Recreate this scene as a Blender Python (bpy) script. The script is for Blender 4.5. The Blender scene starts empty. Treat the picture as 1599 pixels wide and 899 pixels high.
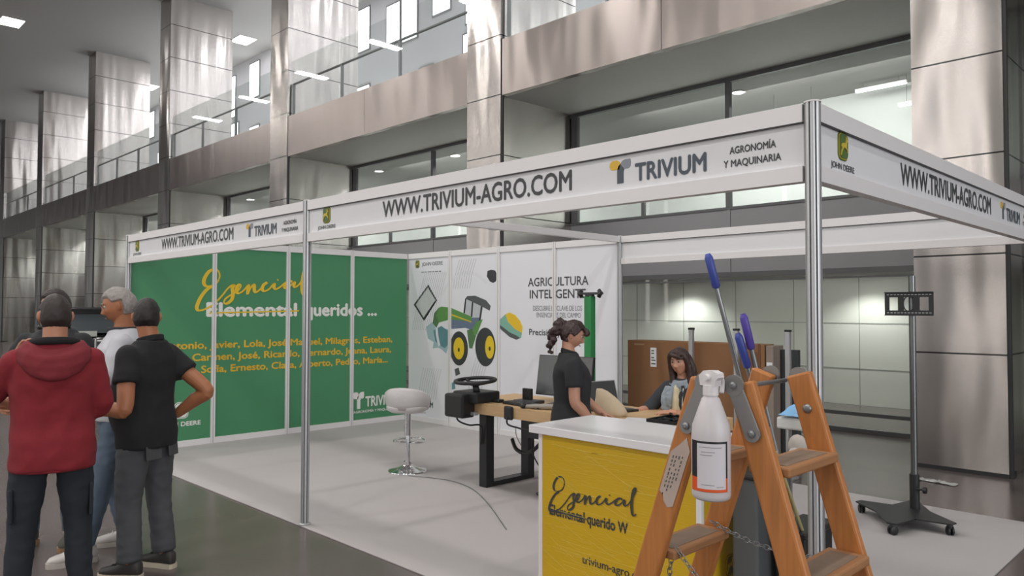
import bpy, bmesh, math, random
from mathutils import Vector, Matrix, Euler, noise
from math import sin, cos, pi, radians as rad
random.seed(7)
S = bpy.context.scene
COL = S.collection

# ------------------------------------------------------------------ camera
cam = bpy.data.objects.new('camera', bpy.data.cameras.new('camera'))
COL.objects.link(cam)
cam.data.sensor_width = 36.0
cam.data.lens = 36.0 * 1187.52 / 1599.0
cam.data.clip_end = 400
YAW, PIT, ROLL = 0.788059, 0.0285678, 0.0016196
CAMP = Vector((9.31998, -3.0398, 1.65512))
Fw = Vector((-sin(YAW) * cos(PIT), cos(YAW) * cos(PIT), sin(PIT)))
Rt = Vector((cos(YAW), sin(YAW), 0))
Up = Rt.cross(Fw)
R2 = cos(ROLL) * Rt + sin(ROLL) * Up
U2 = -sin(ROLL) * Rt + cos(ROLL) * Up
cam.matrix_world = Matrix(((R2.x, U2.x, -Fw.x, CAMP.x), (R2.y, U2.y, -Fw.y, CAMP.y), (R2.z, U2.z, -Fw.z, CAMP.z), (0, 0, 0, 1)))
S.camera = cam
FH = Vector((-sin(YAW), cos(YAW), 0))      # horizontal view heading

# ------------------------------------------------------------------ light
S.view_settings.view_transform = 'Standard'
S.view_settings.look = 'None'
S.view_settings.gamma = 1.0
S.view_settings.use_curve_mapping = False
S.view_settings.exposure = 0.2
S.cycles.max_bounces = 8
S.cycles.diffuse_bounces = 3
S.cycles.glossy_bounces = 4
S.cycles.transparent_max_bounces = 16
S.cycles.transmission_bounces = 6
S.cycles.sample_clamp_indirect = 6.0
S.cycles.caustics_reflective = False
S.cycles.caustics_refractive = False
W = bpy.data.worlds.new('hall_daylight'); S.world = W
W.use_nodes = True
W.node_tree.nodes['Background'].inputs[0].default_value = (0.80, 0.80, 0.82, 1)
W.node_tree.nodes['Background'].inputs[1].default_value = 1.0

def area(name, loc, target, sx, sy, power, color=(1, 1, 1), spread=pi):
    l = bpy.data.lights.new(name, 'AREA'); l.shape = 'RECTANGLE'; l.size = sx; l.size_y = sy
    l.energy = power; l.color = color; l.spread = spread
    o = bpy.data.objects.new(name, l); COL.objects.link(o); o.location = loc
    o.rotation_euler = (Vector(target) - Vector(loc)).to_track_quat('-Z', 'Y').to_euler()
    return o
# narrow strip lights added out of view for vertical streaks in the steel
for k in range(-1, 6):
    for dx in (1.45, 2.55):
        x = dx - k * 7.25
        area('added_daylight', (x, -13.6, 5.6), (x, 5, 5.6), 0.22, 9.2, 60, (1.0, 0.95, 0.90))
# ceiling lighting of the hall
for k in range(9):
    for y in (-8.0, -1.0):
        area('hall_ceiling_lamp', (12 - k * 5, y, 11.1), (12 - k * 5, y, 0), 0.35, 1.3, 150, (1.0, 0.97, 0.93))

for y in (-11.0, -6.6, -2.2, 2.2):
    area('added_daylight', (29.6, y, 5.4), (0, y, 4.4), 2.6, 9.0, 330, (0.97, 0.98, 1.0))  # added area lights out of view, brighten the faces turned towards +X
# area lights added to brighten the gallery and the rooms behind the glazing
for k in range(6):
    x = 3.6 - k * 7.27
    for dx in (-2.2, 0.0, 2.2): area('gallery_fill', (x + dx, 8.9, 11.2), (x + dx, 8.9, 6.5), .5, .3, 12, (0.97, 0.98, 1.0))
    area('gallery_wall_fill', (x, 9.3, 6.26), (x, 10.35, 8.6), 6.4, .25, 70, (0.97, 0.98, 1.0))  # added uplight, set low so the steel walls mirror it less
    area('upper_room_fill', (x, 8.3, 5.2), (x, 9.3, 3.4), 5.0, 1.2, 190, (1.0, 1.0, 0.97))
    if k < 3: area('ground_room_fill', (x, 9.3, 2.2), (x, 10.2, 0), 5.0, 0.6, 34, (1.0, 1.0, 0.95))

# ------------------------------------------------------------------ materials
def node_mat(name):
    m = bpy.data.materials.new(name); m.use_nodes = True
    nt = m.node_tree; b = nt.nodes['Principled BSDF']
    return m, nt, b
def srgb(c):
    return tuple((v / 12.92 if v <= 0.04045 else ((v + 0.055) / 1.055) ** 2.4) for v in c)
def hexc(h):
    return srgb(tuple(int(h[i:i + 2], 16) / 255 for i in (0, 2, 4)))
_mats = {}
def mat(name, color, rough=0.6, metal=0.0, var=0.06, scale=6.0, bump=0.0, bscale=60.0, spec=0.5, coat=0.0, sheen=0.0, trans=0.0, emit=None, estr=0.0, stretch=None):
    if name in _mats: return _mats[name]
    m, nt, b = node_mat(name)
    if isinstance(color, str): color = hexc(color)
    b.inputs['Roughness'].default_value = rough
    b.inputs['Metallic'].default_value = metal
    b.inputs['Specular IOR Level'].default_value = spec
    b.inputs['Coat Weight'].default_value = coat
    b.inputs['Sheen Weight'].default_value = sheen
    b.inputs['Transmission Weight'].default_value = trans
    tc = nt.nodes.new('ShaderNodeTexCoord'); vec = tc.outputs['Object']
    if stretch:
        mp = nt.nodes.new('ShaderNodeMapping'); mp.inputs['Scale'].default_value = stretch
        nt.links.new(vec, mp.inputs['Vector']); vec = mp.outputs['Vector']
    n = nt.nodes.new('ShaderNodeTexNoise'); n.inputs['Scale'].default_value = scale; n.inputs['Detail'].default_value = 4
    nt.links.new(vec, n.inputs['Vector'])
    mx = nt.nodes.new('ShaderNodeMix'); mx.data_type = 'RGBA'
    mx.inputs[6].default_value = tuple(max(0, v * (1 - var)) for v in color) + (1,)
    mx.inputs[7].default_value = tuple(min(1, v * (1 + var)) for v in color) + (1,)
    nt.links.new(n.outputs['Fac'], mx.inputs[0]); nt.links.new(mx.outputs[2], b.inputs['Base Color'])
    if bump:
        n2 = nt.nodes.new('ShaderNodeTexNoise'); n2.inputs['Scale'].default_value = bscale; n2.inputs['Detail'].default_value = 5
        nt.links.new(vec, n2.inputs['Vector'])
        bp = nt.nodes.new('ShaderNodeBump'); bp.inputs['Strength'].default_value = bump; bp.inputs['Distance'].default_value = 0.01
        nt.links.new(n2.outputs['Fac'], bp.inputs['Height']); nt.links.new(bp.outputs['Normal'], b.inputs['Normal'])
    if emit:
        b.inputs['Emission Color'].default_value = tuple(emit) + (1,); b.inputs['Emission Strength'].default_value = estr
    _mats[name] = m
    return m

def math_node(nt, op, a, b=None):
    n = nt.nodes.new('ShaderNodeMath'); n.operation = op
    for i, v in enumerate((a, b)):
        if v is None: continue
        if isinstance(v, (int, float)): n.inputs[i].default_value = v
        else: nt.links.new(v, n.inputs[i])
    return n.outputs[0]

def steel(name, tangent, color=(0.44, 0.408, 0.39), rough=0.24, warp=0.04, seam=True, aniso=0.88, wsc=(1.7, 1.7, 0.5)):
    """brushed stainless sheet: horizontal brushing, slightly buckled panels, dark joints every 1.02 m"""
    m, nt, b = node_mat(name)
    b.inputs['Metallic'].default_value = 1.0; b.inputs['Roughness'].default_value = rough
    b.inputs['Anisotropic'].default_value = aniso
    cv = nt.nodes.new('ShaderNodeCombineXYZ')
    for i in range(3): cv.inputs[i].default_value = tangent[i]
    nt.links.new(cv.outputs[0], b.inputs['Tangent'])
    g = nt.nodes.new('ShaderNodeNewGeometry'); P = g.outputs['Position']
    sp = nt.nodes.new('ShaderNodeSeparateXYZ'); nt.links.new(P, sp.inputs[0])
    mp = nt.nodes.new('ShaderNodeMapping'); mp.inputs['Scale'].default_value = wsc
    nt.links.new(P, mp.inputs['Vector'])
    n = nt.nodes.new('ShaderNodeTexNoise'); n.inputs['Scale'].default_value = 1.0; n.inputs['Detail'].default_value = 1.0
    nt.links.new(mp.outputs[0], n.inputs['Vector'])
    mp2 = nt.nodes.new('ShaderNodeMapping'); mp2.inputs['Scale'].default_value = (3, 3, 260)
    nt.links.new(P, mp2.inputs['Vector'])
    n2 = nt.nodes.new('ShaderNodeTexNoise'); n2.inputs['Scale'].default_value = 1.0; n2.inputs['Detail'].default_value = 2
    nt.links.new(mp2.outputs[0], n2.inputs['Vector'])
    bp = nt.nodes.new('ShaderNodeBump'); bp.inputs['Strength'].default_value = 1.0; bp.inputs['Distance'].default_value = warp
    nt.links.new(n.outputs['Fac'], bp.inputs['Height'])
    bp2 = nt.nodes.new('ShaderNodeBump'); bp2.inputs['Strength'].default_value = 0.14; bp2.inputs['Distance'].default_value = 0.002
    nt.links.new(n2.outputs['Fac'], bp2.inputs['Height']); nt.links.new(bp.outputs[0], bp2.inputs['Normal'])
    nt.links.new(bp2.outputs[0], b.inputs['Normal'])
    base = color + (1,)
    if seam:
        z = math_node(nt, 'SUBTRACT', sp.outputs[2], 0.19)
        fr = math_node(nt, 'FRACT', math_node(nt, 'DIVIDE', z, 1.02))
        d = math_node(nt, 'ABSOLUTE', math_node(nt, 'SUBTRACT', fr, 0.5))
        k = math_node(nt, 'MULTIPLY', math_node(nt, 'GREATER_THAN', d, 0.4915), math_node(nt, 'GREATER_THAN', sp.outputs[2], 0.5))
        mx = nt.nodes.new('ShaderNodeMix'); mx.data_type = 'RGBA'
        mx.inputs[6].default_value = base; mx.inputs[7].default_value = (0.05, 0.05, 0.05, 1)
        nt.links.new(k, mx.inputs[0]); nt.links.new(mx.outputs[2], b.inputs['Base Color'])
    else:
        b.inputs['Base Color'].default_value = base
    return m

def glass_mat(name, tint=(0.93, 0.96, 0.95), refl=0.06, clear=0.9):
    """thin pane: clear with a weak mirror reflection"""
    m = bpy.data.materials.new(name); m.use_nodes = True; nt = m.node_tree
    nt.nodes.remove(nt.nodes['Principled BSDF'])
    out = nt.nodes['Material Output']
    tr = nt.nodes.new('ShaderNodeBsdfTransparent'); tr.inputs[0].default_value = tint + (1,)
    gl = nt.nodes.new('ShaderNodeBsdfGlossy'); gl.inputs['Roughness'].default_value = 0.02; gl.inputs[0].default_value = (1, 1, 1, 1)
    lw = nt.nodes.new('ShaderNodeLayerWeight'); lw.inputs['Blend'].default_value = 0.5
    ad = math_node(nt, 'MULTIPLY_ADD', math_node(nt, 'POWER', lw.outputs['Facing'], 3.0), clear)
    ad.node.inputs[2].default_value = refl
    mx = nt.nodes.new('ShaderNodeMixShader')
    nt.links.new(ad, mx.inputs[0]); nt.links.new(tr.outputs[0], mx.inputs[1]); nt.links.new(gl.outputs[0], mx.inputs[2])
    nt.links.new(mx.outputs[0], out.inputs[0])
    _mats[name] = m
    return m

def emis(name, color, strength):
    return mat(name, (0.8, 0.8, 0.8), 0.5, emit=color, estr=strength)

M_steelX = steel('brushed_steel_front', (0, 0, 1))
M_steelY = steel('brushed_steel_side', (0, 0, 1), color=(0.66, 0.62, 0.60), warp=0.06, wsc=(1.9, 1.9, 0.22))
M_steelB = steel('brushed_steel_band', (0, 0, 1), color=(0.315, 0.275, 0.262), seam=False, rough=0.30, warp=0.035, aniso=0.75)
M_white = mat('white_aluminium', 'E4E1E2', 0.4, var=0.02)
M_panel = mat('white_panel', 'E2E2E5', 0.45, var=0.015)
M_green = mat('green_print', '468A60', 0.45, var=0.03)
M_black = mat('black_plastic', '1E1F20', 0.45)
M_dark = mat('dark_frame', '3C3C3E', 0.5)
M_ink = mat('dark_ink', '3E4042', 0.5, var=0.0)
M_inkw = mat('white_ink', 'E8E8E4', 0.5, var=0.0)
M_inky = mat('yellow_ink', 'E6C02E', 0.5, var=0.0)
M_chrome = mat('chrome', 'D8D8DA', 0.12, 1.0, var=0.02)
M_alu = mat('anodised_aluminium', 'B9BABC', 0.35, 0.6, var=0.03)
M_steelgrey = mat('grey_metal', '8C8E90', 0.4, 0.7)

# ------------------------------------------------------------------ mesh builder
class MB:
    def __init__(self): self.v = []; self.f = []; self.m = []; self.mi = 0
    def add(self, vs, fs):
        o = len(self.v); self.v += [Vector(p) for p in vs]
        for f in fs: self.f.append([o + i for i in f]); self.m.append(self.mi)
        return self
    def box(self, x0, x1, y0, y1, z0, z1, M=None, bev=0.0):
        if x0 > x1: x0, x1 = x1, x0
        if y0 > y1: y0, y1 = y1, y0
        if z0 > z1: z0, z1 = z1, z0
        if bev > 0:
            bm = bmesh.new(); bmesh.ops.create_cube(bm, size=1.0)
            for p in bm.verts:
                p.co = Vector(((x0 + x1) / 2 + p.co.x * (x1 - x0), (y0 + y1) / 2 + p.co.y * (y1 - y0), (z0 + z1) / 2 + p.co.z * (z1 - z0)))
            bmesh.ops.bevel(bm, geom=list(bm.edges), offset=bev, segments=2, affect='EDGES', profile=0.5)
            bm.verts.index_update()
            vs = [p.co.copy() for p in bm.verts]; fs = [[q.index for q in f.verts] for f in bm.faces]; bm.free()
        else:
            vs = [Vector(c) for c in ((x0, y0, z0), (x1, y0, z0), (x1, y1, z0), (x0, y1, z0), (x0, y0, z1), (x1, y0, z1), (x1, y1, z1), (x0, y1, z1))]
            fs = [(0, 3, 2, 1), (4, 5, 6, 7), (0, 1, 5, 4), (1, 2, 6, 5), (2, 3, 7, 6), (3, 0, 4, 7)]
        if M is not None: vs = [M @ p for p in vs]
        return self.add(vs, fs)
    def obox(self, c, half, M3, bev=0.0):
        """box centred at c with half sizes along the columns of M3"""
        M = Matrix.Translation(Vector(c)) @ M3.to_4x4()
        return self.box(-half[0], half[0], -half[1], half[1], -half[2], half[2], M, bev)
    def bar(self, p0, p1, w, t, bev=0.0, up=(0, 1, 0)):
        """rectangular bar from p0 to p1; t thick along up, w wide across"""
        p0 = Vector(p0); p1 = Vector(p1); d = (p1 - p0); L = d.length; d.normalize()
        u = Vector(up); u = (u - d * u.dot(d)).normalized(); s = u.cross(d)
        M3 = Matrix((s, u, d)).transposed()
        return self.obox((p0 + p1) / 2, (w / 2, t / 2, L / 2), M3, bev)
    def tube(self, pts, r, n=10, cap=True, flat=None):
        pts = [Vector(p) for p in pts]
        rs = r if isinstance(r, (list, tuple)) else [r] * len(pts)
        k = len(pts); o = len(self.v); prev = None
        for i, p in enumerate(pts):
            d = (pts[min(i + 1, k - 1)] - pts[max(i - 1, 0)])
            d = d.normalized() if d.length > 1e-9 else Vector((0, 0, 1))
            if prev is None:
                a = Vector((0, 0, 1)) if abs(d.z) < 0.9 else Vector((1, 0, 0))
                u = (a - d * a.dot(d)).normalized()
            else:
                u = prev - d * prev.dot(d)
                u = u.normalized() if u.length > 1e-6 else Vector((1, 0, 0))
            prev = u; w = d.cross(u)
            for j in range(n):
                a = 2 * pi * j / n
                self.v.append(p + (u * cos(a) + w * sin(a)) * rs[i])
        for i in range(k - 1):
            for j in range(n):
                self.f.append([o + i * n + j, o + i * n + (j + 1) % n, o + (i + 1) * n + (j + 1) % n, o + (i + 1) * n + j]); self.m.append(self.mi)
        if cap:
            self.f.append([o + j for j in reversed(range(n))]); self.m.append(self.mi)
            self.f.append([o + (k - 1) * n + j for j in range(n)]); self.m.append(self.mi)
        return self
    def cyl(self, p0, p1, r0, r1=None, n=20):
        return self.tube([p0, p1], [r0, r0 if r1 is None else r1], n)
    def ball(self, c, r, n=16, M3=None):
        """ellipsoid"""
        r = r if isinstance(r, (list, tuple)) else (r, r, r)
        vs = []; fs = []; h = n // 2
        for i in range(1, h):
            t = pi * i / h
            for j in range(n):
                a = 2 * pi * j / n
                vs.append(Vector((r[0] * sin(t) * cos(a), r[1] * sin(t) * sin(a), r[2] * cos(t))))
        for i in range(h - 2):
            for j in range(n): fs.append((i * n + j, (i + 1) * n + j, (i + 1) * n + (j + 1) % n, i * n + (j + 1) % n))
        t0 = len(vs); vs.append(Vector((0, 0, r[2]))); vs.append(Vector((0, 0, -r[2])))
        for j in range(n):
            fs.append((t0, j, (j + 1) % n)); fs.append((t0 + 1, (h - 2) * n + (j + 1) % n, (h - 2) * n + j))
        if M3 is not None: vs = [M3 @ p for p in vs]
        return self.add([p + Vector(c) for p in vs], fs)
    def lathe(self, prof, c=(0, 0, 0), n=28, M3=None):
        c = Vector(c); vs = []; fs = []; k = len(prof)
        for r, z in prof:
            for j in range(n):
                a = 2 * pi * j / n; vs.append(Vector((max(r, 1e-5) * cos(a), max(r, 1e-5) * sin(a), z)))
        for i in range(k - 1):
            for j in range(n): fs.append((i * n + j, i * n + (j + 1) % n, (i + 1) * n + (j + 1) % n, (i + 1) * n + j))
        fs.append(list(reversed(range(n)))); fs.append([(k - 1) * n + j for j in range(n)])
        if M3 is not None: vs = [M3 @ p for p in vs]
        return self.add([p + c for p in vs], fs)
    def rings(self, rs, n=28, M=None, sq=2.0):
        """stack of horizontal super-ellipses (x, y, z, rx, ry)"""
        vs = []; fs = []; k = len(rs)
        for (x, y, z, rx, ry) in rs:
            for j in range(n):
                a = 2 * pi * j / n; ca, sa = cos(a), sin(a)
                e = 2.0 / sq
                vs.append(Vector((x + rx * math.copysign(abs(ca) ** e, ca), y + ry * math.copysign(abs(sa) ** e, sa), z)))
        for i in range(k - 1):
            for j in range(n): fs.append((i * n + j, i * n + (j + 1) % n, (i + 1) * n + (j + 1) % n, (i + 1) * n + j))
        fs.append(list(reversed(range(n)))); fs.append([(k - 1) * n + j for j in range(n)])
        if M is not None: vs = [M @ p for p in vs]
        return self.add(vs, fs)
    def prism(self, pts, fn, d0, d1):
        """polygon (u, v) extruded between depths d0 and d1; fn maps (u, v, d) to the world"""
        n = len(pts)
        vs = [fn(u, v, d1) for u, v in pts] + [fn(u, v, d0) for u, v in pts]
        fs = [list(range(n)), list(reversed(range(n, 2 * n)))]
        for j in range(n): fs.append([j, n + j, n + (j + 1) % n, (j + 1) % n])
        return self.add(vs, fs)
    def ribbon(self, pts, fn, w, d0=0.0, d1=0.002, ws=None):
        """flat pen stroke of width w along (u, v) points"""
        P = [Vector((a, b)) for a, b in pts]; k = len(P); L = []; Rr = []
        for i in range(k):
            d = P[min(i + 1, k - 1)] - P[max(i - 1, 0)]
            d = d.normalized() if d.length > 1e-9 else Vector((1, 0))
            nn = Vector((-d.y, d.x)) * (w / 2 if ws is None else ws[i] / 2)
            L.append(P[i] + nn); Rr.append(P[i] - nn)
        for i in range(k - 1):
            q = [L[i], L[i + 1], Rr[i + 1], Rr[i]]
            self.add([fn(p.x, p.y, d1 + i * 1.2e-5) for p in q], [(3, 2, 1, 0)])
        return self
    def xform(self, M):
        self.v = [M @ p for p in self.v]; return self
    def build(self, name, material, parent=None, smooth=False, local=False, angle=None):
        me = bpy.data.meshes.new(name)
        inv = Matrix.Identity(4)
        if parent is not None and not local: inv = world_of(parent).inverted()
        me.from_pydata([inv @ p for p in self.v], [], self.f)
        mats = material if isinstance(material, (list, tuple)) else [material]
        for m in mats: me.materials.append(m)
        if len(mats) > 1: me.polygons.foreach_set('material_index', self.m)
        me.validate(); me.update()
        fix_normals(me)
        if smooth:
            me.polygons.foreach_set('use_smooth', [True] * len(me.polygons))
            if angle is not None:
                try: me.set_sharp_from_angle(angle=angle)
                except Exception: pass
        o = bpy.data.objects.new(name, me); COL.objects.link(o)
        if parent is not None: o.parent = parent
        return o

def fix_normals(me):
    bm = bmesh.new(); bm.from_mesh(me)
    bmesh.ops.recalc_face_normals(bm, faces=list(bm.faces))
    bm.to_mesh(me); bm.free(); me.update()

def world_of(o):
    M = Matrix.LocRotScale(o.location, o.rotation_euler, o.scale)
    return world_of(o.parent) @ M if o.parent else M

def tag(o, label=None, cat=None, group=None, kind=None):
    if label: o['label'] = label
    if cat: o['category'] = cat
    if group: o['group'] = group
    if kind: o['kind'] = kind
    return o
def thing(name, label, cat, loc=(0, 0, 0), rz=0.0, group=None):
    o = bpy.data.objects.new(name, None); COL.objects.link(o)
    o.location = loc; o.rotation_euler = (0, 0, rz); o.empty_display_size = 0.1
    return tag(o, label, cat, group)
def struct(name, mb, m, parent=None, smooth=False):
    o = mb.build(name, m, parent, smooth)
    if parent is None: o['kind'] = 'structure'
    return o
def copy_tree(o, parent=None):
    c = o.copy(); COL.objects.link(c); c.parent = parent
    for ch in list(o.children): copy_tree(ch, c)
    return c
def spline(pts, k=6):
    """Catmull-Rom through the points"""
    P = [Vector(p) for p in pts]; out = []
    for i in range(len(P) - 1):
        a = P[max(i - 1, 0)]; b = P[i]; c = P[i + 1]; d = P[min(i + 2, len(P) - 1)]
        for j in range(k):
            t = j / k
            out.append(0.5 * ((2 * b) + (c - a) * t + (2 * a - 5 * b + 4 * c - d) * t * t + (3 * b - a - 3 * c + d) * t ** 3))
    out.append(P[-1]); return out
def lerps(vals, k):
    out = []
    for i in range(len(vals) - 1):
        for j in range(k): out.append(vals[i] + (vals[i + 1] - vals[i]) * j / k)
    return out + [vals[-1]]

# planes that carry print: (u, v, d) -> world
def plY(y): return lambda u, v, d: Vector((u, y - d, v))       # faces -Y, u = X
def plX(x): return lambda u, v, d: Vector((x + d, u, v))       # faces +X, u = Y
_cap = {}
def text2d(s, off):
    cu = bpy.data.curves.new('text', 'FONT'); cu.body = s; cu.size = 1.0; cu.offset = off; cu.resolution_u = 3
    cu.fill_mode = 'FRONT'
    o = bpy.data.objects.new('text', cu); COL.objects.link(o)
    dg = bpy.context.evaluated_depsgraph_get()
    me = bpy.data.meshes.new_from_object(o.evaluated_get(dg))
    vs = [v.co.copy() for v in me.vertices]; fs = [list(p.vertices) for p in me.polygons]
    bpy.data.objects.remove(o); bpy.data.curves.remove(cu); bpy.data.meshes.remove(me)
    return vs, fs
def put_text(mb, s, fn, u0, u1, base, cap, off=0.02, d=0.002):
    """s written from u0 to u1 on the baseline with the given capital height"""
    if not _cap: _cap[0] = max(v.y for v in text2d('H', 0.0)[0])
    vs, fs = text2d(s, 0.0)
    x0 = min(v.x for v in vs) - off; x1 = max(v.x for v in vs) + off
    sx = (u1 - u0) / (x1 - x0); sy = cap / _cap[0]
    for i, (a, b) in enumerate(((0, 0), (off, 0), (-off, 0), (0, off), (0, -off)) if off > 0 else ((0, 0),)):
        mb.add([fn(u0 + (v.x + a - x0) * sx, base + (v.y + b) * sy, d + i * .00012) for v in vs], fs)
    return mb
def lettering(parent, s, fn, u0, u1, base, cap, m, off=0.02, name='lettering', d=0.002):
    return put_text(MB(), s, fn, u0, u1, base, cap, off, d).build(name, m, parent)

DEER = [(-.42, -.02), (-.30, .10), (-.12, .13), (.06, .12), (.16, .20), (.20, .34), (.12, .44), (.20, .42), (.24, .36), (.30, .46), (.29, .34), (.40, .26), (.40, .20), (.30, .20), (.26, .08), (.24, -.04), (.36, -.12), (.40, -.26), (.34, -.26), (.30, -.16), (.16, -.10), (-.08, -.06), (-.22, -.16), (-.36, -.30), (-.42, -.44), (-.48, -.42), (-.40, -.24), (-.32, -.12), (-.40, -.06)]
def rrect(u, v, w, h, r, n=6, p=0.0):
    out = []
    for cx, cy, a0 in ((u + w / 2 - r, v + h / 2 - r, 0), (u - w / 2 + r, v + h / 2 - r, pi / 2), (u - w / 2 + r, v - h / 2 + r, pi), (u + w / 2 - r, v - h / 2 + r, 1.5 * pi)):
        for j in range(n + 1):
            a = a0 + j * pi / 2 / n; out.append((cx + r * cos(a), cy + r * sin(a)))
    return out
def deer_emblem(parent, fn, u, v, h, green, yellow, d=0.002):
    w = h * 0.84
    o = MB().prism(rrect(u, v, w, h, w * .3), fn, 0, d).build('emblem', green, parent)
    MB().prism(rrect(u, v, w * .9, h * .92, w * .27), fn, d, d * 1.5).build('emblem_border', yellow, o)
    MB().prism(rrect(u, v, w * .82, h * .86, w * .25), fn, d * 1.5, d * 2).build('emblem_field', green, o)
    MB().prism([(u + a * w * .8, v + b * h * .8) for a, b in DEER], fn, d * 2, d * 2.6).build('emblem_deer', yellow, o)
    return o
def t_logo(parent, fn, u0, u1, v0, v1, cy, cs, cr, d=0.002):
    w = u1 - u0; h = v1 - v0
    q = lambda a, b: (u0 + a * w, v0 + b * h)
    yl = [q(.46, .60), q(.12, .60), q(.03, .66), q(0, .78), q(.03, .92), q(.12, 1), q(.36, 1), q(.46, .94), q(.52, .84)]
    st = [q(.36, 0), q(.66, 0), q(.66, .50), q(.70, .58), q(.60, .72), q(.52, .84), q(.42, .74), q(.36, .56)]
    rr = [q(.52, .84), q(.60, .72), q(.70, .60), q(.90, .60), q(.98, .68), q(1, .84), q(.98, 1), q(.74, 1), q(.60, .95)]
    o = MB().prism(st, fn, 0, d).build('logo_stem', cs, parent)
    MB().prism(yl, fn, 0, d).build('logo_left_leaf', cy, o)
    MB().prism(rr, fn, 0, d).build('logo_right_leaf', cr, o)
    return o

# ================================================================== THE HALL
FY, GY = 5.8, 7.62                # facade plane, glazing plane
BAY = 7.27
def col_r(k): return 7.42 - BAY * k
M_floor = mat('polished_concrete', '645B59', 0.22, var=0.10, scale=1.3, spec=0.5)
M_ceil = mat('painted_ceiling', 'A3A29F', 0.8, var=0.02)
M_soffit = mat('soffit_panel', 'D0CFCB', 0.6, var=0.02)
M_sp = mat('spandrel_panel', '8E8E90', 0.45, var=0.02)
M_frame = mat('window_frame', '5C5D5E', 0.4, 0.3)
M_glass = glass_mat('window_glass', (0.93, 0.95, 0.94), 0.005, 0.22)
M_glassb = glass_mat('balustrade_glass', (0.95, 0.97, 0.96), 0.03, 0.7)
M_inner = mat('interior_wall', 'C4C7C4', 0.6, var=0.02)
M_greenish = mat('pale_green_panels', 'CFCFC6', 0.30, var=0.02)
M_lamp = emis('lamp_white', (1.0, 0.98, 0.95), 9.0)
M_day = emis('daylit_window', (0.94, 0.97, 1.0), 2.4)
M_shade = mat('shade_strip', '2C2C2D', 0.6)

struct('floor', MB().box(-95, 30, -14, 12.5, -0.3, -0.012), M_floor)
struct('ceiling', MB().box(-95, 30, -14, FY, 11.3, 11.6), M_ceil)
b = MB().box(-95, 30, -14.4, -14, -0.3, 0.9).box(-95, 30, -14.4, -14, 10.4, 11.3)
x = 28.0
while x > -90:
    b.box(x - 4.4, x, -14.5, -14, .9, 10.4); x -= 7.25
struct('wall_back', b, M_inner)
b = MB().box(30, 30.4, -14, 12.5, -0.3, 0.6).box(30, 30.4, -14, 12.5, 10.4, 11.3)
y = -14.0
while y < 12.5:
    b.box(30, 30.5, y, y + .9, .6, 10.4); y += 4.4
struct('wall_right', b, M_inner)
struct('wall_left', MB().box(-95.4, -95, -14, 12.5, -.3, 11.3), M_inner)

LASTK = 10
for k in range(-1, LASTK):
    r = col_r(k); l = r - 0.85
    d = 7.75
    mb = MB(); mb.box(l, r, FY, d, -0.01, 11.3)
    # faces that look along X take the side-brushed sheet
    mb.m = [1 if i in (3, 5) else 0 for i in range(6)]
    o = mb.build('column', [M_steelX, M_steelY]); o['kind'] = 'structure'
    struct('gap_shade', MB().box(r - 0.001, r + 0.035, FY + 0.012, FY + 0.05, -0.01, 6.24), M_shade)  # dark strip stands in for the shadow gap at the column edge
    # dark strip painted in as the shadow at the column foot
    struct('foot_shade', MB().box(l - 0.002, r + 0.002, FY - 0.002, FY + 0.3, -0.011, 0.03), M_shade)

for k in range(-1, LASTK - 1):
    xl = col_r(k + 1); xr = col_r(k) - 0.85
    mid = (xl + xr) / 2
    b = MB()
    b.box(xl + 0.036, mid - 0.004, FY + 0.004, FY + 0.12, 5.27, 6.22); b.box(mid + 0.004, xr - 0.001, FY + 0.004, FY + 0.12, 5.27, 6.22)
    struct('balcony_band', b, M_steelB)
    struct('balcony_slab', MB().box(xl + 0.001, xr - 0.001, FY + 0.12, 10.3, 5.9, 6.19), M_soffit)
    struct('soffit', MB().box(xl + 0.001, xr - 0.001, FY + 0.12, GY + .04, 5.268, 5.36), M_soffit)
    if k > 5: continue
    # glazing of the two storeys
    struct('spandrel', MB().box(xl, xr, GY, GY + 0.1, 2.24, 3.21).box(mid - .03, mid + .03, GY - .012, GY, 2.24, 3.21), M_sp)
    w = MB()
    w.box(xl, xr, GY - .02, GY + .06, 5.20, 5.268); w.box(xl, xr, GY - .02, GY + .06, 3.21, 3.25)
    w.box(xl + .02, xl + .16, GY - .01, GY + .06, 3.25, 5.20); w.box(mid - .035, mid + .035, GY - .03, GY + .06, 3.25, 5.20); w.box(xr - .06, xr, GY - .02, GY + .06, 3.25, 5.20)
    w.box((xl + mid) / 2 - .03, (xl + mid) / 2 + .03, GY - .01, GY + .05, 3.25, 3.62)
    fo = struct('window_%d' % (2 * k + 3), w, M_frame)
    MB().box(xl + .16, mid - .035, GY + .01, GY + .02, 3.25, 5.20).box(mid + .035, xr - .06, GY + .01, GY + .02, 3.25, 5.20).build('pane', M_glass, fo)
    w = MB()
    w.box(xl, xr, GY - .03, GY + .08, 2.165, 2.24); w.box(xl, xr, GY - .01, GY + .05, 2.10, 2.125)
    w.box(xl, xr, GY - .01, GY + .06, 0.22, 0.27); w.box(xl, xr, GY - .01, GY + .06, -.01, 0.05)
    fo = struct('window_%d' % (2 * k + 4), w, M_frame)
    MB().box(xl, xr, GY + .01, GY + .02, 0.05, 2.165).build('pane', M_glass, fo)

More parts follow.
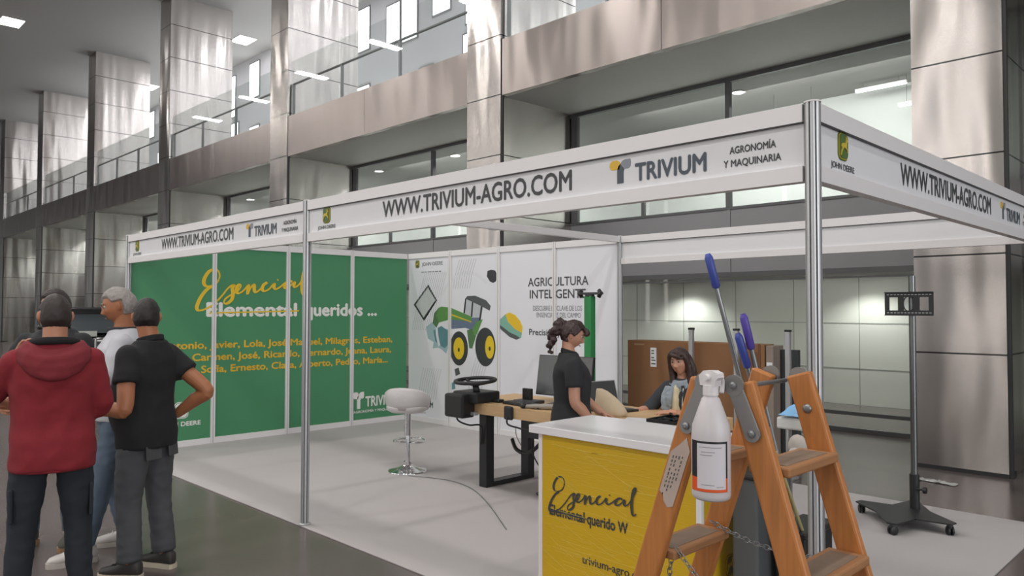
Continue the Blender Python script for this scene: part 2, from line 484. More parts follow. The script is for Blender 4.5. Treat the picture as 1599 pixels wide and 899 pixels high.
# rooms behind the glazing
XL, XR = col_r(7), col_r(-1)
struct('room_wall', MB().box(XL, XR, 9.75, 9.9, 2.3, 5.3), M_inner)
struct('room_ceiling', MB().box(XL, XR, GY + .1, 9.75, 5.24, 5.3), M_ceil)
struct('room_slab', MB().box(XL, XR, GY + .1, 12.2, 2.24, 2.5), M_ceil)
g = MB().box(XL, XR, 10.75, 10.9, -.01, 2.24)
struct('room_wall', g, M_greenish)
g = MB()
x = XL
while x < XR:
    g.box(x - .006, x + .006, 10.742, 10.751, 0, 2.24); x += 1.19
g.box(XL, XR, 10.742, 10.751, 1.42, 1.434).box(XL, XR, 10.742, 10.751, 0.62, 0.634)
struct('trim_3', g, mat('panel_joint', '9DA096', 0.5))
# upper gallery
struct('gallery_wall', MB().box(XL - 30, XR, 10.3, 10.5, 6.1, 11.4), mat('gallery_paint', 'D8D8DC', 0.7, var=0.03))
struct('gallery_ceiling', MB().box(XL - 30, XR, FY + .0, 10.5, 11.3, 11.45), M_ceil)
wm = 0
for k in range(-1, 6):
    xl = col_r(k + 1); xr = col_r(k)
    for (a, wd, z0, z1) in ((0.3, .75, 9.75, 11.05), (2.0, .62, 9.55, 10.75), (2.75, .7, 9.5, 10.9), (4.2, .72, 9.9, 11.1), (5.6, .7, 9.3, 10.9), (0.35, .72, 7.6, 8.6), (2.1, .5, 7.3, 8.0), (3.6, .55, 7.5, 8.5), (5.5, 1.1, 7.6, 9.0)):
        wm += 1
        x0 = xl - 4.3 + a
        fo = struct('window_%d' % (40 + wm), MB().box(x0 - .05, x0 + wd + .05, 10.27, 10.31, z0 - .05, z1 + .05), M_sp)
        MB().box(x0, x0 + wd, 10.262, 10.272, z0, z1).build('pane', M_day, fo)

# glass balustrades of the gallery
def balustrade(k):
    xl = col_r(k + 1) + .06; xr = col_r(k) - .88
    words = ['above the bay with the two round ceiling lights', '', '']
    t = thing('glass_balustrade', BAL[k + 1], 'balustrade', (xl, FY + .06, 6.22), 0, 'glass balustrades of the gallery')
    n = 3; wd = (xr - xl) / n
    for i in range(n):
        MB().box(xl + i * wd + .012, xl + (i + 1) * wd - .012, FY + .05, FY + .066, 6.2, 7.52).build('glass_panel', M_glassb, t)
    MB().tube([(xl, FY + .13, 7.0), (xr, FY + .13, 7.0)], .025, 12).build('handrail', M_steelgrey, t, True)
    for i in range(n + 1):
        x = min(max(xl + i * wd, xl + .02), xr - .02)
        MB().box(x - .02, x + .02, FY + .09, FY + .15, 6.19, 7.0).build('post', M_steelgrey, t)
BAL = ['glass balustrade over the bay nearest to the large steel column, mostly cut off', 'glass balustrade on the steel band above the long web address board',
       'glass balustrade with bright reflections of tall white windows behind it', 'glass balustrade on the band left of the middle column, below a square lamp',
       'glass balustrade second from the far end of the hall', 'glass balustrade at the far end of the hall beside the dark ceiling', 'glass balustrade farthest along the steel gallery']
for k in range(-1, 6): balustrade(k)

# lamps
def downlight(p, r, label, group, power=14, mat_=None):
    t = thing('round_downlight', label, 'ceiling light', p, 0, group)
    x, y, z = p
    MB().lathe([(r * 1.15, 0), (r * 1.15, -.012), (r * .98, -.016), (r * .98, 0)], (x, y, z)).build('trim_ring', M_white, t, True)
    MB().lathe([(r * .96, -.006), (r * .96, -.012)], (x, y, z)).build('lens', M_lamp, t)
    if power:
        l = bpy.data.lights.new('downlight_bulb', 'SPOT'); l.energy = power; l.spot_size = 2.4; l.spot_blend = .6; l.shadow_soft_size = .08
        o = bpy.data.objects.new('downlight_bulb', l); COL.objects.link(o); o.parent = t; o.location = (0, 0, -.06)
downlight((3.15, 8.34, 5.238), .10, 'round ceiling light behind the upper glazing above the long web address board', 'round lights behind the upper glazing', 60)
downlight((-4.08, 8.42, 5.238), .11, 'round ceiling light behind the upper glazing, beside the middle column', 'round lights behind the upper glazing', 60)
downlight((-7.0, 8.33, 5.238), .11, 'round ceiling light behind the upper glazing, left one of the pair in its bay', 'round lights behind the upper glazing', 60)
downlight((-14.22, 8.34, 5.238), .12, 'round ceiling light in the small window above the short web address board', 'round lights behind the upper glazing', 60)
downlight((0.75, 10.2, 2.238), .12, 'round downlight over the pale panels, above the cardboard box', 'downlights over the pale green panels', 75)
downlight((4.37, 10.2, 2.238), .12, 'round downlight over the pale panels, beside the black screen bracket', 'downlights over the pale green panels', 55)
def tube_lamp(x0, x1, y, z, label):
    t = thing('linear_lamp', label, 'ceiling light', ((x0 + x1) / 2, y, z + .05), 0, 'linear lamps behind the upper glazing')
    MB().box(x0, x1, y - .03, y + .03, z, z + .04).build('housing', M_white, t)
    MB().box(x0 + .01, x1 - .01, y - .025, y + .025, z - .012, z).build('tube', M_lamp, t)
    for s in (.15, .85):
        x = x0 + (x1 - x0) * s
        MB().box(x - .002, x + .002, y - .002, y + .002, z + .04, 5.24).build('hanger', M_dark, t)
tube_lamp(4.66, 5.42, 9.3, 5.12, 'thin linear lamp behind the upper glass, upper one beside the steel column')
tube_lamp(5.30, 6.05, 9.3, 4.78, 'thin linear lamp behind the upper glass, lower one beside the steel column')
tube_lamp(3.35, 4.25, 8.9, 4.85, 'thin linear lamp behind the upper glass just over the board corner')
def ceiling_lamp(x, y, z, w, l, label, group):
    t = thing('square_ceiling_lamp', label, 'ceiling light', (x, y, z), 0, group)
    MB().box(x - w / 2 - .03, x + w / 2 + .03, y - l / 2 - .03, y + l / 2 + .03, z - .02, z).build('frame', M_white, t)
    MB().box(x - w / 2, x + w / 2, y - l / 2, y + l / 2, z - .028, z - .02).build('diffuser', M_lamp, t)
ceiling_lamp(-20.5, 2.85, 11.3, .85, .62, 'square lamp in the dark hall ceiling', 'ceiling lamps')
ceiling_lamp(-16.6, 9.15, 11.3, .8, .6, 'square lamp in the gallery ceiling, left of the middle columns', 'ceiling lamps')
ceiling_lamp(-25.0, 8.9, 11.3, .8, .5, 'square lamp in the gallery ceiling seen past the dark far column', 'ceiling lamps')

# ================================================================== THE STAND
struct('carpet', MB().box(-.05, 8.04, -.04, 4.05, -.012, 0.0, bev=.004), mat('grey_carpet', 'B8B3B3', 0.95, var=0.08, scale=160, bump=.25, bscale=400))
def post(name, label, x, y, z1=2.5, group='upright posts of the stand'):
    mb = MB(); sec = []
    for i in range(8):
        a = pi / 8 + i * pi / 4
        for da, rr in ((-.30, .032), (-.12, .031), (-.07, .021), (.07, .021), (.12, .031), (.30, .032)):
            sec.append((x + rr * cos(a + da + pi / 8), y + rr * sin(a + da + pi / 8)))
    mb.prism(sec, lambda u, v, d: Vector((u, v, d)), 0.0, z1)
    o = mb.build(name, M_alu); tag(o, label, 'post', group)
    c = MB().lathe([(.034, z1 - .0), (.034, z1 + .006), (.02, z1 + .009)], (x, y, 0)).build('post_cap', M_white, o)
    MB().lathe([(.045, 0), (.045, .006), (.034, .014)], (x, y, 0)).build('foot', M_alu, o)
    return o
post('upright_post', 'aluminium upright at the front corner of the stand behind the ladder', 8, 0)
post('upright_post', 'aluminium upright in front of the green wall where the two boards meet', 4, 0)
post('upright_post', 'aluminium upright at the outer end of the green wall', 0, 0)
post('upright_post', 'aluminium upright between the white wall and the white back board', 4, 4)

def fascia(label, p0, p1, fn, prints):
    """board of 0.32 m between two posts; p0, p1 along u"""
    t = thing('fascia_board', label, 'sign board', fn(p0, 2.18, 0))
    a, b = p0 + .035, p1 - .035
    q = lambda z0, z1, d0, d1: MB().add([fn(u, v, d) for u, v, d in ((a, z0, d0), (b, z0, d0), (b, z1, d0), (a, z1, d0), (a, z0, d1), (b, z0, d1), (b, z1, d1), (a, z1, d1))],
        [(0, 1, 2, 3), (4, 7, 6, 5), (0, 4, 5, 1), (1, 5, 6, 2), (2, 6, 7, 3), (3, 7, 4, 0)])
    q(2.425, 2.5, -.03, .02).build('top_rail', M_white, t)
    q(2.18, 2.245, -.03, .02).build('bottom_rail', M_white, t)
    q(2.245, 2.425, -.004, .004).build('panel', M_panel, t)
    q(2.4215, 2.4255, .004, .0205).build('gasket', M_dark, t)
    if prints: prints(t)
    return t
M_jdg = mat('emblem_green', '4F6B35', 0.5, var=0); M_jdy = mat('emblem_yellow', 'C9B23A', 0.5, var=0)
M_slate = mat('logo_slate', '4B5560', 0.5, var=0); M_leafg = mat('logo_grey', '8B8F99', 0.5, var=0); M_leafy = mat('logo_yellow', 'E0B43A', 0.5, var=0)
def front_prints(x0, fn):
    def go(t):
        deer_emblem(t, fn, x0 + .29, 2.365, .125, M_jdg, M_jdy, .006)
        lettering(t, 'JOHN DEERE', fn, x0 + .165, x0 + .415, 2.262, .026, M_ink, .01, d=.006)
        lettering(t, 'WWW.TRIVIUM-AGRO.COM', fn, x0 + 1.01, x0 + 2.715, 2.287, .105, M_ink, .02, d=.006)
        t_logo(t, fn, x0 + 2.965, x0 + 3.095, 2.283, 2.40, M_leafy, M_slate, M_leafg, .006)
        lettering(t, 'TRIVIUM', fn, x0 + 3.12, x0 + 3.515, 2.285, .082, M_slate, .03, d=.006)
        lettering(t, 'AGRONOM\u00cdA', fn, x0 + 3.63, x0 + 3.845, 2.342, .03, M_ink, .02, d=.006)
        lettering(t, 'Y MAQUINARIA', fn, x0 + 3.60, x0 + 3.868, 2.285, .03, M_ink, .02, d=.006)
    return go
F0 = plY(0.0)
fascia('long white board with a dark web address between the two nearest uprights', 4, 8, F0, front_prints(4, F0))
fascia('short looking white board with a web address above the green wall', 0, 4, F0, front_prints(0, F0))
F8 = plX(8.0)
fascia('white board with a web address running back from the corner upright', 0, 4, F8, front_prints(0, F8))
fascia('plain white board without lettering at the back of the stand', 4, 8, plY(4.0), None)
t = thing('cross_beam', 'bare white beam running from the front board back to the white wall', 'beam', (4, 2, 2.43))
MB().box(3.97, 4.03, .035, 3.965, 2.43, 2.5, bev=.004).build('rail', M_white, t)
MB().box(3.965, 4.035, 1.96, 2.04, 2.425, 2.432).build('joint_plate', M_alu, t)
tag(post('upright_post', 'aluminium upright at the back corner beside the steel column', 8, 4), None)

# --- green wall (plane X = 0, faces +X)
def mod_wall(name, label, fn, pm, corner_last):
    t = thing(name, label, 'exhibition wall', fn(2, 0, 0))
    B = lambda a, b, z0, z1, d0, d1: MB().add([fn(u, v, d) for u, v, d in ((a, z0, d0), (b, z0, d0), (b, z1, d0), (a, z1, d0), (a, z0, d1), (b, z0, d1), (b, z1, d1), (a, z1, d1))],
        [(0, 1, 2, 3), (4, 7, 6, 5), (0, 4, 5, 1), (1, 5, 6, 2), (2, 6, 7, 3), (3, 7, 4, 0)])
    P = []
    for i in range(4):
        P.append(B(i + .028, i + .972, .07, 2.43, -.004, .004).build('wall_panel', pm, t))
        B(i + .028, i + .972, 2.42, 2.497, -.02, .02).build('top_rail', M_white, t)
        B(i + .028, i + .972, .002, .075, -.02, .02).build('bottom_rail', M_white, t)
    for i in range(1, 4):
        o = B(i - .026, i + .026, .002, 2.5, -.026, .026).build('upright', M_white, t)
        B(i - .004, i + .004, .002, 2.5, .026, .0275).build('slot', M_alu, o)
    return t, P
FG = plX(0.0)
gw, gp = mod_wall('green_display_wall', 'green printed wall with yellow and white lettering on the left of the stand', FG, M_green, False)
FGt = plX(0.004)
ESEN = [[(0.282, 0.392), (0.289, 0.446), (0.266, 0.498), (0.226, 0.511), (0.159, 0.486), (0.106, 0.413), (0.09, 0.342), (0.122, 0.299), (0.188, 0.306), (0.247, 0.338), (0.279, 0.388)], [(0.197, 0.304), (0.126, 0.255), (0.057, 0.166), (0.014, 0.07), (0.01, 0.021), (0.041, 0.0), (0.12, 0.021), (0.218, 0.08), (0.316, 0.179), (0.388, 0.269), (0.443, 0.316), (0.475, 0.32), (0.453, 0.28), (0.463, 0.213), (0.445, 0.135), (0.381, 0.086), (0.348, 0.099), (0.366, 0.147), (0.445, 0.202), (0.519, 0.245), (0.562, 0.3), (0.556, 0.331), (0.524, 0.312), (0.506, 0.254), (0.532, 0.218), (0.585, 0.241), (0.632, 0.289), (0.664, 0.33), (0.658, 0.211), (0.695, 0.29), (0.741, 0.336), (0.746, 0.267), (0.768, 0.236), (0.826, 0.275), (0.884, 0.345), (0.924, 0.368), (0.875, 0.335), (0.855, 0.283), (0.886, 0.252), (0.955, 0.285), (1.018, 0.357), (1.019, 0.305), (1.052, 0.283), (1.116, 0.318), (1.168, 0.36), (1.24, 0.397), (1.281, 0.383)], [(1.066, 0.4), (1.079, 0.41)], [(1.281, 0.383), (1.24, 0.397), (1.188, 0.362), (1.168, 0.314), (1.199, 0.297), (1.261, 0.335), (1.313, 0.388), (1.307, 0.336), (1.328, 0.315), (1.387, 0.357), (1.461, 0.475), (1.497, 0.548), (1.481, 0.563), (1.446, 0.504), (1.426, 0.368), (1.431, 0.252), (1.457, 0.214), (1.496, 0.243)]]
def script_word(fn, u, v, k, w, d=.002):
    mb = MB()
    for i, st in enumerate(ESEN):
        pts = spline([(a, b, 0) for a, b in st], 5)
        ws = []
        for j in range(len(pts)):
            dv = pts[min(j + 1, len(pts) - 1)] - pts[max(j - 1, 0)]
            ws.append(w * (0.65 + 0.75 * max(0, -dv.y) / (dv.length + 1e-9)))
        mb.ribbon([(u + p.x * k, v + p.y * k) for p in pts], fn, w, 0, d + i * .0012, ws)
    return mb
mb = script_word(FGt, .78, 1.64, 1.0, .034); mb.build('script_lettering', M_inky, gp[1])
lettering(gp[1], 'Elemental', FGt, .905, 2.14, 1.57, .165, M_inkw, .035)
lettering(gp[2], 'queridos ...', FGt, 2.25, 3.43, 1.57, .165, M_inkw, .035)
MB().prism([(.93, 1.60), (2.16, 1.625), (2.17, 1.645), (.95, 1.618)], FGt, .002, .004).build('strike_line', M_inky, gp[1])
M_inky2 = mat('amber_ink', 'D9B02A', 0.5, var=0)
lettering(gp[1], 'Antonio, Javier, Lola, Jos\u00e9 Manuel, Milagros, Esteban,', FGt, .36, 3.71, 1.175, .085, M_inky2, .03)
lettering(gp[1], 'Carmen, Jos\u00e9, Ricardo, Bernardo, Juana, Laura,', FGt, .74, 3.69, 1.025, .085, M_inky2, .03)
lettering(gp[1], 'Sof\u00eda, Ernesto, Clara, Alberto, Pedro, Mar\u00eda...', FGt, .85, 3.63, .875, .085, M_inky2, .03)
deer_emblem(gp[0], FGt, .62, .44, .20, M_inkw, M_green)
lettering(gp[0], 'JOHN DEERE', FGt, .36, .855, .25, .05, M_inkw, .03)
t_logo(gp[3], FGt, 3.03, 3.22, .23, .47, M_inkw, M_inkw, M_inkw)
lettering(gp[3], 'TRIVIUM', FGt, 3.24, 3.80, .255, .14, M_inkw, .03)
lettering(gp[3], 'AGRONOM\u00cdA Y MAQUINARIA', FGt, 3.04, 3.80, .17, .035, M_inkw, .02)

# --- white wall (plane Y = 4, faces -Y)
FWp = plY(4.0)
M_mural = mat('pale_mural', 'E3E3E9', 0.45, var=0.03, scale=1.2)
ww, wp = mod_wall('white_display_wall', 'white printed wall with a tractor picture and dark headline', FWp, M_mural, True)
FW = plY(3.996)
deer_emblem(wp[0], FW, .235, 2.335, .115, mat('emblem_dark', '5A5E3C', .5, var=0), M_jdy)
lettering(wp[0], 'JOHN DEERE', FW, .34, .83, 2.305, .05, mat('grey_ink', '77787C', .5, var=0), .015)
M_gi = _mats['grey_ink']
mb = MB(); x = .33
for wds in (.06, .05, .09, .04, .07, .05):
    mb.prism([(x, 2.205), (x + wds, 2.205), (x + wds, 2.218), (x, 2.218)], FW, 0, .002); x += wds + .02
mb.build('small_print', M_gi, wp[0])
M_hatch = mat('hatch_ink', 'B2B2B8', .5, var=0)
for pi_, segs in ((0, [((.12 + i * .045, 1.35 + 0 * i), (.42 + i * .045, 2.2)) for i in range(12)]), (0, [((.28 + i * .05, .35), (.40 + i * .05, .8)) for i in range(9)]), (1, [((1.06 + i * .05, 1.95), (1.20 + i * .05, 2.36)) for i in range(8)]), (1, [((1.40 + i * .05, .55), (1.55 + i * .05, 1.0)) for i in range(6)])):
    mb = MB()
    for (a, b), (c, e) in segs:
        if max(a, c) > pi_ + .965: continue
        mb.ribbon([(a, b), ((a + c) / 2 - .02, (b + e) / 2), (c, e)], FW, .007, 0, .001)
    mb.build('halftone_lines', M_hatch, wp[pi_])
def ell(u, v, rx, ry, n=36, a0=0, a1=2 * pi):
    return [(u + rx * cos(a0 + (a1 - a0) * i / n), v + ry * sin(a0 + (a1 - a0) * i / n)) for i in range(n + (0 if a1 - a0 > 6 else 1))]
mb = MB().ribbon(ell(1.35, 1.45, .66, .72, 50, .9, 3.6), FW, .05, 0, .0008); mb.build('pale_ring', mat('pale_ring', 'DEDEE4', .5, var=0), wp[1])
TR = {'tablet': [(0.494, 2.026), (0.701, 1.791), (0.399, 1.486), (0.15, 1.729)], 'tab_in': [(0.486, 1.978), (0.662, 1.792), (0.389, 1.537), (0.197, 1.729)], 'hood': [(0.733, 1.679), (0.798, 1.699), (1.0, 1.685), (1.453, 1.559), (1.453, 1.493), (0.993, 1.515), (0.743, 1.468), (0.69, 1.573)], 'stripe': [(1.001, 1.602), (1.453, 1.493), (1.453, 1.477), (1.001, 1.575)], 'nose': [(0.636, 1.601), (0.733, 1.679), (0.743, 1.468), (0.691, 1.391), (0.602, 1.46)], 'body': [(0.971, 1.514), (1.453, 1.546), (1.65, 1.548), (1.611, 1.442), (1.485, 1.366), (1.325, 1.403), (0.993, 1.378)], 'roof': [(1.323, 1.805), (1.363, 1.845), (1.523, 1.849), (1.749, 1.783), (1.841, 1.705), (1.818, 1.642), (1.68, 1.695), (1.363, 1.797)], 'p1': [(1.319, 1.813), (1.347, 1.813), (1.316, 1.604), (1.283, 1.609)], 'p2': [(1.464, 1.796), (1.495, 1.796), (1.469, 1.551), (1.437, 1.556)], 'p3': [(1.649, 1.724), (1.684, 1.716), (1.634, 1.487), (1.603, 1.495)], 'glass': [(1.347, 1.802), (1.68, 1.7), (1.634, 1.495), (1.299, 1.604)], 'splash': [(0.445, 1.401), (0.593, 1.474), (0.691, 1.405), (0.993, 1.369), (1.003, 1.219), (0.91, 1.024), (0.824, 1.075), (0.737, 1.105), (0.605, 1.089), (0.626, 1.18), (0.491, 1.232)], 'fender': [(1.485, 1.406), (1.572, 1.494), (1.681, 1.527), (1.565, 1.315), (1.506, 1.3)], 'device': [(1.774, 2.18), (1.85, 2.195), (1.926, 2.18), (1.967, 2.121), (1.945, 2.037), (1.889, 2.015), (1.824, 2.035), (1.763, 2.107)], 'ytop': [(2.123, 1.595), (2.202, 1.618), (2.302, 1.588), (2.398, 1.509), (2.443, 1.43), (2.429, 1.355), (2.303, 1.403), (2.174, 1.496)], 'yside': [(2.02, 1.525), (2.123, 1.595), (2.174, 1.496), (2.303, 1.403), (2.429, 1.355), (2.415, 1.291), (2.331, 1.268), (2.203, 1.31), (2.058, 1.378), (2.013, 1.459)], 'scr': [(1.098, 0.814), (1.185, 0.841), (1.218, 0.754), (1.123, 0.718)], 'teal': [(1.04, 0.618), (1.103, 0.636), (1.116, 0.539), (1.04, 0.52)]}
pc = lambda n, h: mat(n, h, .5, var=.08, scale=14)
def pr(panel, name, key, m, d):
    pts = TR[key] if isinstance(key, str) else key
    return MB().prism(pts, FW, 0, d).build(name, m, panel)
pr(wp[0], 'tablet_picture', 'tablet', pc('pic_black', '34383A'), .001)
pr(wp[0], 'tablet_screen_picture', 'tab_in', pc('pic_screen', 'C3C7C6'), .002)
pr(wp[0], 'spray_picture', 'splash', pc('pic_spray', '9DB7BE'), .0008)
pr(wp[0], 'spray_core_picture', [(0.62, 1.35), (0.80, 1.42), (0.955, 1.35), (0.955, 1.16), (0.88, 1.1), (0.74, 1.15), (0.66, 1.2)], pc('pic_teal', '5E8A93'), .0012)
pr(wp[0], 'tractor_nose_picture', 'nose', pc('pic_green_dark', '55784F'), .0016)
pr(wp[1], 'tractor_glass_picture', 'glass', pc('pic_glass', 'BEC0C6'), .001)
pr(wp[1], 'tractor_body_picture', 'body', pc('pic_body', '66748A'), .0012)
pr(wp[1], 'tractor_hood_picture', 'hood', pc('pic_green', '5E9150'), .0018)
pr(wp[1], 'tractor_stripe_picture', 'stripe', M_jdy, .0022)
for k_ in ('p1', 'p2', 'p3'): pr(wp[1], 'tractor_pillar_picture', k_, pc('pic_black', '34383A'), .0016)
pr(wp[1], 'tractor_roof_picture', 'roof', pc('pic_roof', '55595A'), .002)
for (u, v, rx, ry, hx, hu, tu) in ((1.19, 1.11, .19, .24, .115, .155, 0), (1.735, 1.15, .2, .262, .09, .155, .09)):
    pr(wp[1], 'tractor_tyre_picture', ell(u, v, rx, ry), pc('pic_tyre', '3B3E40'), .0026)
    o = pr(wp[1], 'tractor_rim_picture', ell(u + tu, v, hx, hu), mat('pic_rim', 'E2C22C', .5, var=.1, scale=10), .003)
    MB().prism(ell(u + tu, v - .02, .02, .03, 14), FW, .003, .0034).build('tractor_hub_picture', pc('pic_tyre', '3B3E40'), o)
pr(wp[1], 'tractor_fender_picture', 'fender', pc('pic_green', '5E9150'), .0032)
pr(wp[1], 'tractor_step_picture', [(1.36, 1.37), (1.46, 1.39), (1.55, 1.30), (1.47, 1.12), (1.41, 1.12)], pc('pic_green_dark', '55784F'), .0022)
pr(wp[1], 'device_picture', 'device', pc('pic_black', '34383A'), .001)
pr(wp[1], 'small_screen_picture', 'scr', pc('pic_roof', '55595A'), .001)
pr(wp[1], 'small_display_picture', 'teal', pc('pic_teal', '5E8A93'), .001)
pr(wp[2], 'receiver_side_picture', 'yside', pc('pic_aqua', '7FB0A0'), .001)
pr(wp[2], 'receiver_base_picture', [(2.013, 1.459), (2.03, 1.40), (2.2, 1.30), (2.33, 1.265), (2.40, 1.29), (2.33, 1.32), (2.2, 1.36)], pc('pic_roof', '55595A'), .0015)
pr(wp[2], 'receiver_dome_picture', 'ytop', mat('pic_yellow', 'E4BC30', .5, var=.05), .002)
M_head = mat('headline_ink', '4A4B50', .5, var=0)
lettering(wp[2], 'AGRICULTURA', FW, 2.54, 3.54, 1.955, .105, M_head, .012)
lettering(wp[2], 'INTELIGENTE', FW, 2.57, 3.50, 1.80, .105, M_head, .012)
lettering(wp[2], 'DESCUBRE LA CLAVE DE LOS', FW, 2.63, 3.44, 1.645, .06, M_gi, 0)
lettering(wp[2], 'ENSENCIALES DEL CAMPO', FW, 2.69, 3.42, 1.56, .06, M_gi, 0)
lettering(wp[2], 'Precisi\u00f3n y', FW, 2.56, 3.1, 1.335, .075, M_head, .015)
lettering(wp[0], 'TRIVIUM', FW, .30, .62, .225, .075, M_slate, .03)
t_logo(wp[0], FW, .18, .28, .215, .33, M_leafy, M_slate, M_leafg)

# ================================================================== FURNITURE ON THE STAND
M_oak = mat('light_oak', 'C9A77C', 0.5, var=.16, scale=5, stretch=(.6, 9, 9))
M_blackm = mat('black_metal', '2A2B2D', 0.45, 0.2)
M_screen = mat('dark_screen', '4A4C4E', 0.22, spec=.6)
M_whitep = mat('white_plastic', 'E6E4E6', 0.25, var=.02, coat=.2)
M_wrap = mat('white_vinyl_under_film', 'DAD6D6', 0.28, var=.05, bump=.35, bscale=26)

# --- counter wrapped in film
M_yel = mat('yellow_print', 'CFA81F', 0.42, var=.04, scale=2.0, bump=.12, bscale=30, stretch=(.4, 1, 5))
t = thing('reception_counter', 'yellow counter with a white top, wrapped in stretch film', 'counter', (6.85, .4, 0))
MB().box(6.29, 7.44, .11, .68, .955, 1.0, bev=.004).build('counter_top', M_whitep, t)
fp = MB().box(6.375, 7.365, .135, .15, .02, .955).build('front_panel', M_yel, t)
sp_ = MB().box(7.375, 7.392, .16, .62, .02, .955).build('side_panel', M_yel, t)
MB().box(6.355, 6.372, .16, .62, .02, .955).build('side_panel', M_panel, t)
for x in (6.36, 7.38):
    for y in (.145, .635): MB().box(x - .014, x + .014, y - .014, y + .014, 0, .955, bev=.003).build('corner_profile', M_white, t)
FC = plY(.135)
script_word(FC, 6.425, .53, .40, .011).build('script_lettering', M_ink, fp)
lettering(fp, 'Elemental', FC, 6.43, 6.685, .515, .055, M_ink, .03)
MB().prism([(6.425, .533), (6.70, .533), (6.70, .540), (6.425, .540)], FC, 0, .0025).build('strike_line', M_ink, fp)
lettering(fp, 'querido W', FC, 6.70, 6.97, .515, .055, M_ink, .03)
lettering(fp, '...', FC, 7.20, 7.29, .515, .055, M_ink, .03)
lettering(fp, 'trivium-agro.com', FC, 6.665, 7.10, .30, .042, M_ink, .012)
FS = plX(7.392)
lettering(sp_, 'TRIVIUM', FS, .27, .52, .62, .05, mat('faded_ink', '7A6A30', .5, var=0), .03)
deer_emblem(sp_, FS, .40, .40, .10, _mats['faded_ink'], M_yel)
# a few taut folds of the film
M_film = mat('film_fold', 'E9D36A', 0.2, var=.05)
mb = MB()
for i in range(95):
    z = random.uniform(.08, .94); x0 = random.uniform(6.38, 7.0); L = random.uniform(.08, .35); sl = random.choice((-.02, -.04, -.45, -.3, .02, -.03))
    if z + sl * L < .05: continue
    w = random.uniform(.0007, .0018)
    x1 = min(x0 + L, 7.36)
    mb.ribbon([(x0, z), ((x0 + x1) / 2, z + sl * L * .5 - .002), (x1, z + sl * L)], FC, w, 0, .0032)
o = mb.build('film_folds', M_film, fp); o['kind'] = 'stuff'

# --- desk
t = thing('work_desk', 'long desk with an oak top and black steel frame', 'desk', (5.0, 2.1, 0))
MB().box(3.80, 6.25, 1.68, 2.50, .70, .80, bev=.003).build('table_top', M_oak, t)
for x in (4.06, 6.0):
    f = MB().box(x - .05, x + .05, 1.81, 1.91, 0, .70, bev=.004).box(x - .05, x + .05, 2.37, 2.46, 0, .70, bev=.004).box(x - .05, x + .05, 1.91, 2.37, 0, .045).box(x - .05, x + .05, 1.91, 2.37, .65, .70)
    f.build('leg_frame', M_blackm, t)
b = MB()
b.box(4.72, 4.90, 1.72, 1.80, .55, .70).build('cable_box', M_blackm, t)
def cable(pts, r, label, group=None, m=M_black, name='cable'):
    o = MB().tube(spline(pts, 8), r, 8).build(name, m, None, True)
    return tag(o, label, 'cable', group)
cable([(4.55, 1.66, .74), (4.56, 1.64, .66), (4.65, 1.68, .63), (4.72, 1.70, .62), (4.80, 1.73, .62)], .008, 'black cable running from the round pad on the desk edge to the cable box')
cable([(4.36, 1.90, .47), (4.45, 1.86, .40), (4.58, 1.84, .38), (4.72, 1.80, .43), (4.85, 1.78, .53), (4.88, 1.77, .58)], .018, 'thick black cable sleeve sagging between the desk leg and the cable box')
cable([(4.76, 1.74, .55), (4.76, 1.76, .40), (4.80, 1.85, .24), (4.88, 1.95, .10), (5.0, 2.0, .03)], .006, 'thin black cable hanging from the cable box down to the adapters')
cable([(4.86, 1.75, .55), (4.90, 1.76, .40), (4.87, 1.84, .25), (4.84, 1.9, .2)], .003, 'hair thin black wire hanging beside the cable box')
cable([(4.60, 1.70, .62), (4.62, 1.70, .54), (4.68, 1.72, .46), (4.66, 1.72, .60)], .003, 'hair thin black wire looping under the front edge of the desk')
cable([(3.93, 1.60, .70), (3.95, 1.60, .63), (4.03, 1.66, .59), (4.07, 1.78, .57), (4.05, 1.795, .40)], .008, 'black cable dropping from the steering unit to the desk leg')
for i, (x, y, l) in enumerate(((4.62, 2.10, 'small black plug adapter on the carpet, nearer the desk leg'), (4.90, 2.05, 'larger black power adapter on the carpet under the desk'))):
    o = MB().box(x - .05 - .03 * i, x + .05 + .03 * i, y - .035, y + .035, .0, .05 + .02 * i, bev=.01).build('power_adapter', M_black)
    tag(o, l, 'adapter')
    MB().cyl((x + .05, y, .02), (x + .13, y - .02, .012), .008, .005, 8).build('cord', M_black, o)
cable([(4.67, 2.08, .012), (4.60, 1.98, .012), (4.70, 1.92, .012), (4.85, 1.98, .012), (5.1, 2.06, .012), (5.4, 2.1, .012)], .007, 'black cable lying on the carpet between the adapters')
cable([(3.20, 1.60, .006), (3.6, 1.75, .006), (4.0, 1.70, .006), (4.5, 1.45, .006), (5.2, 1.0, .006)], .004, 'flat grey cable crossing the carpet from the stool', m=M_steelgrey)

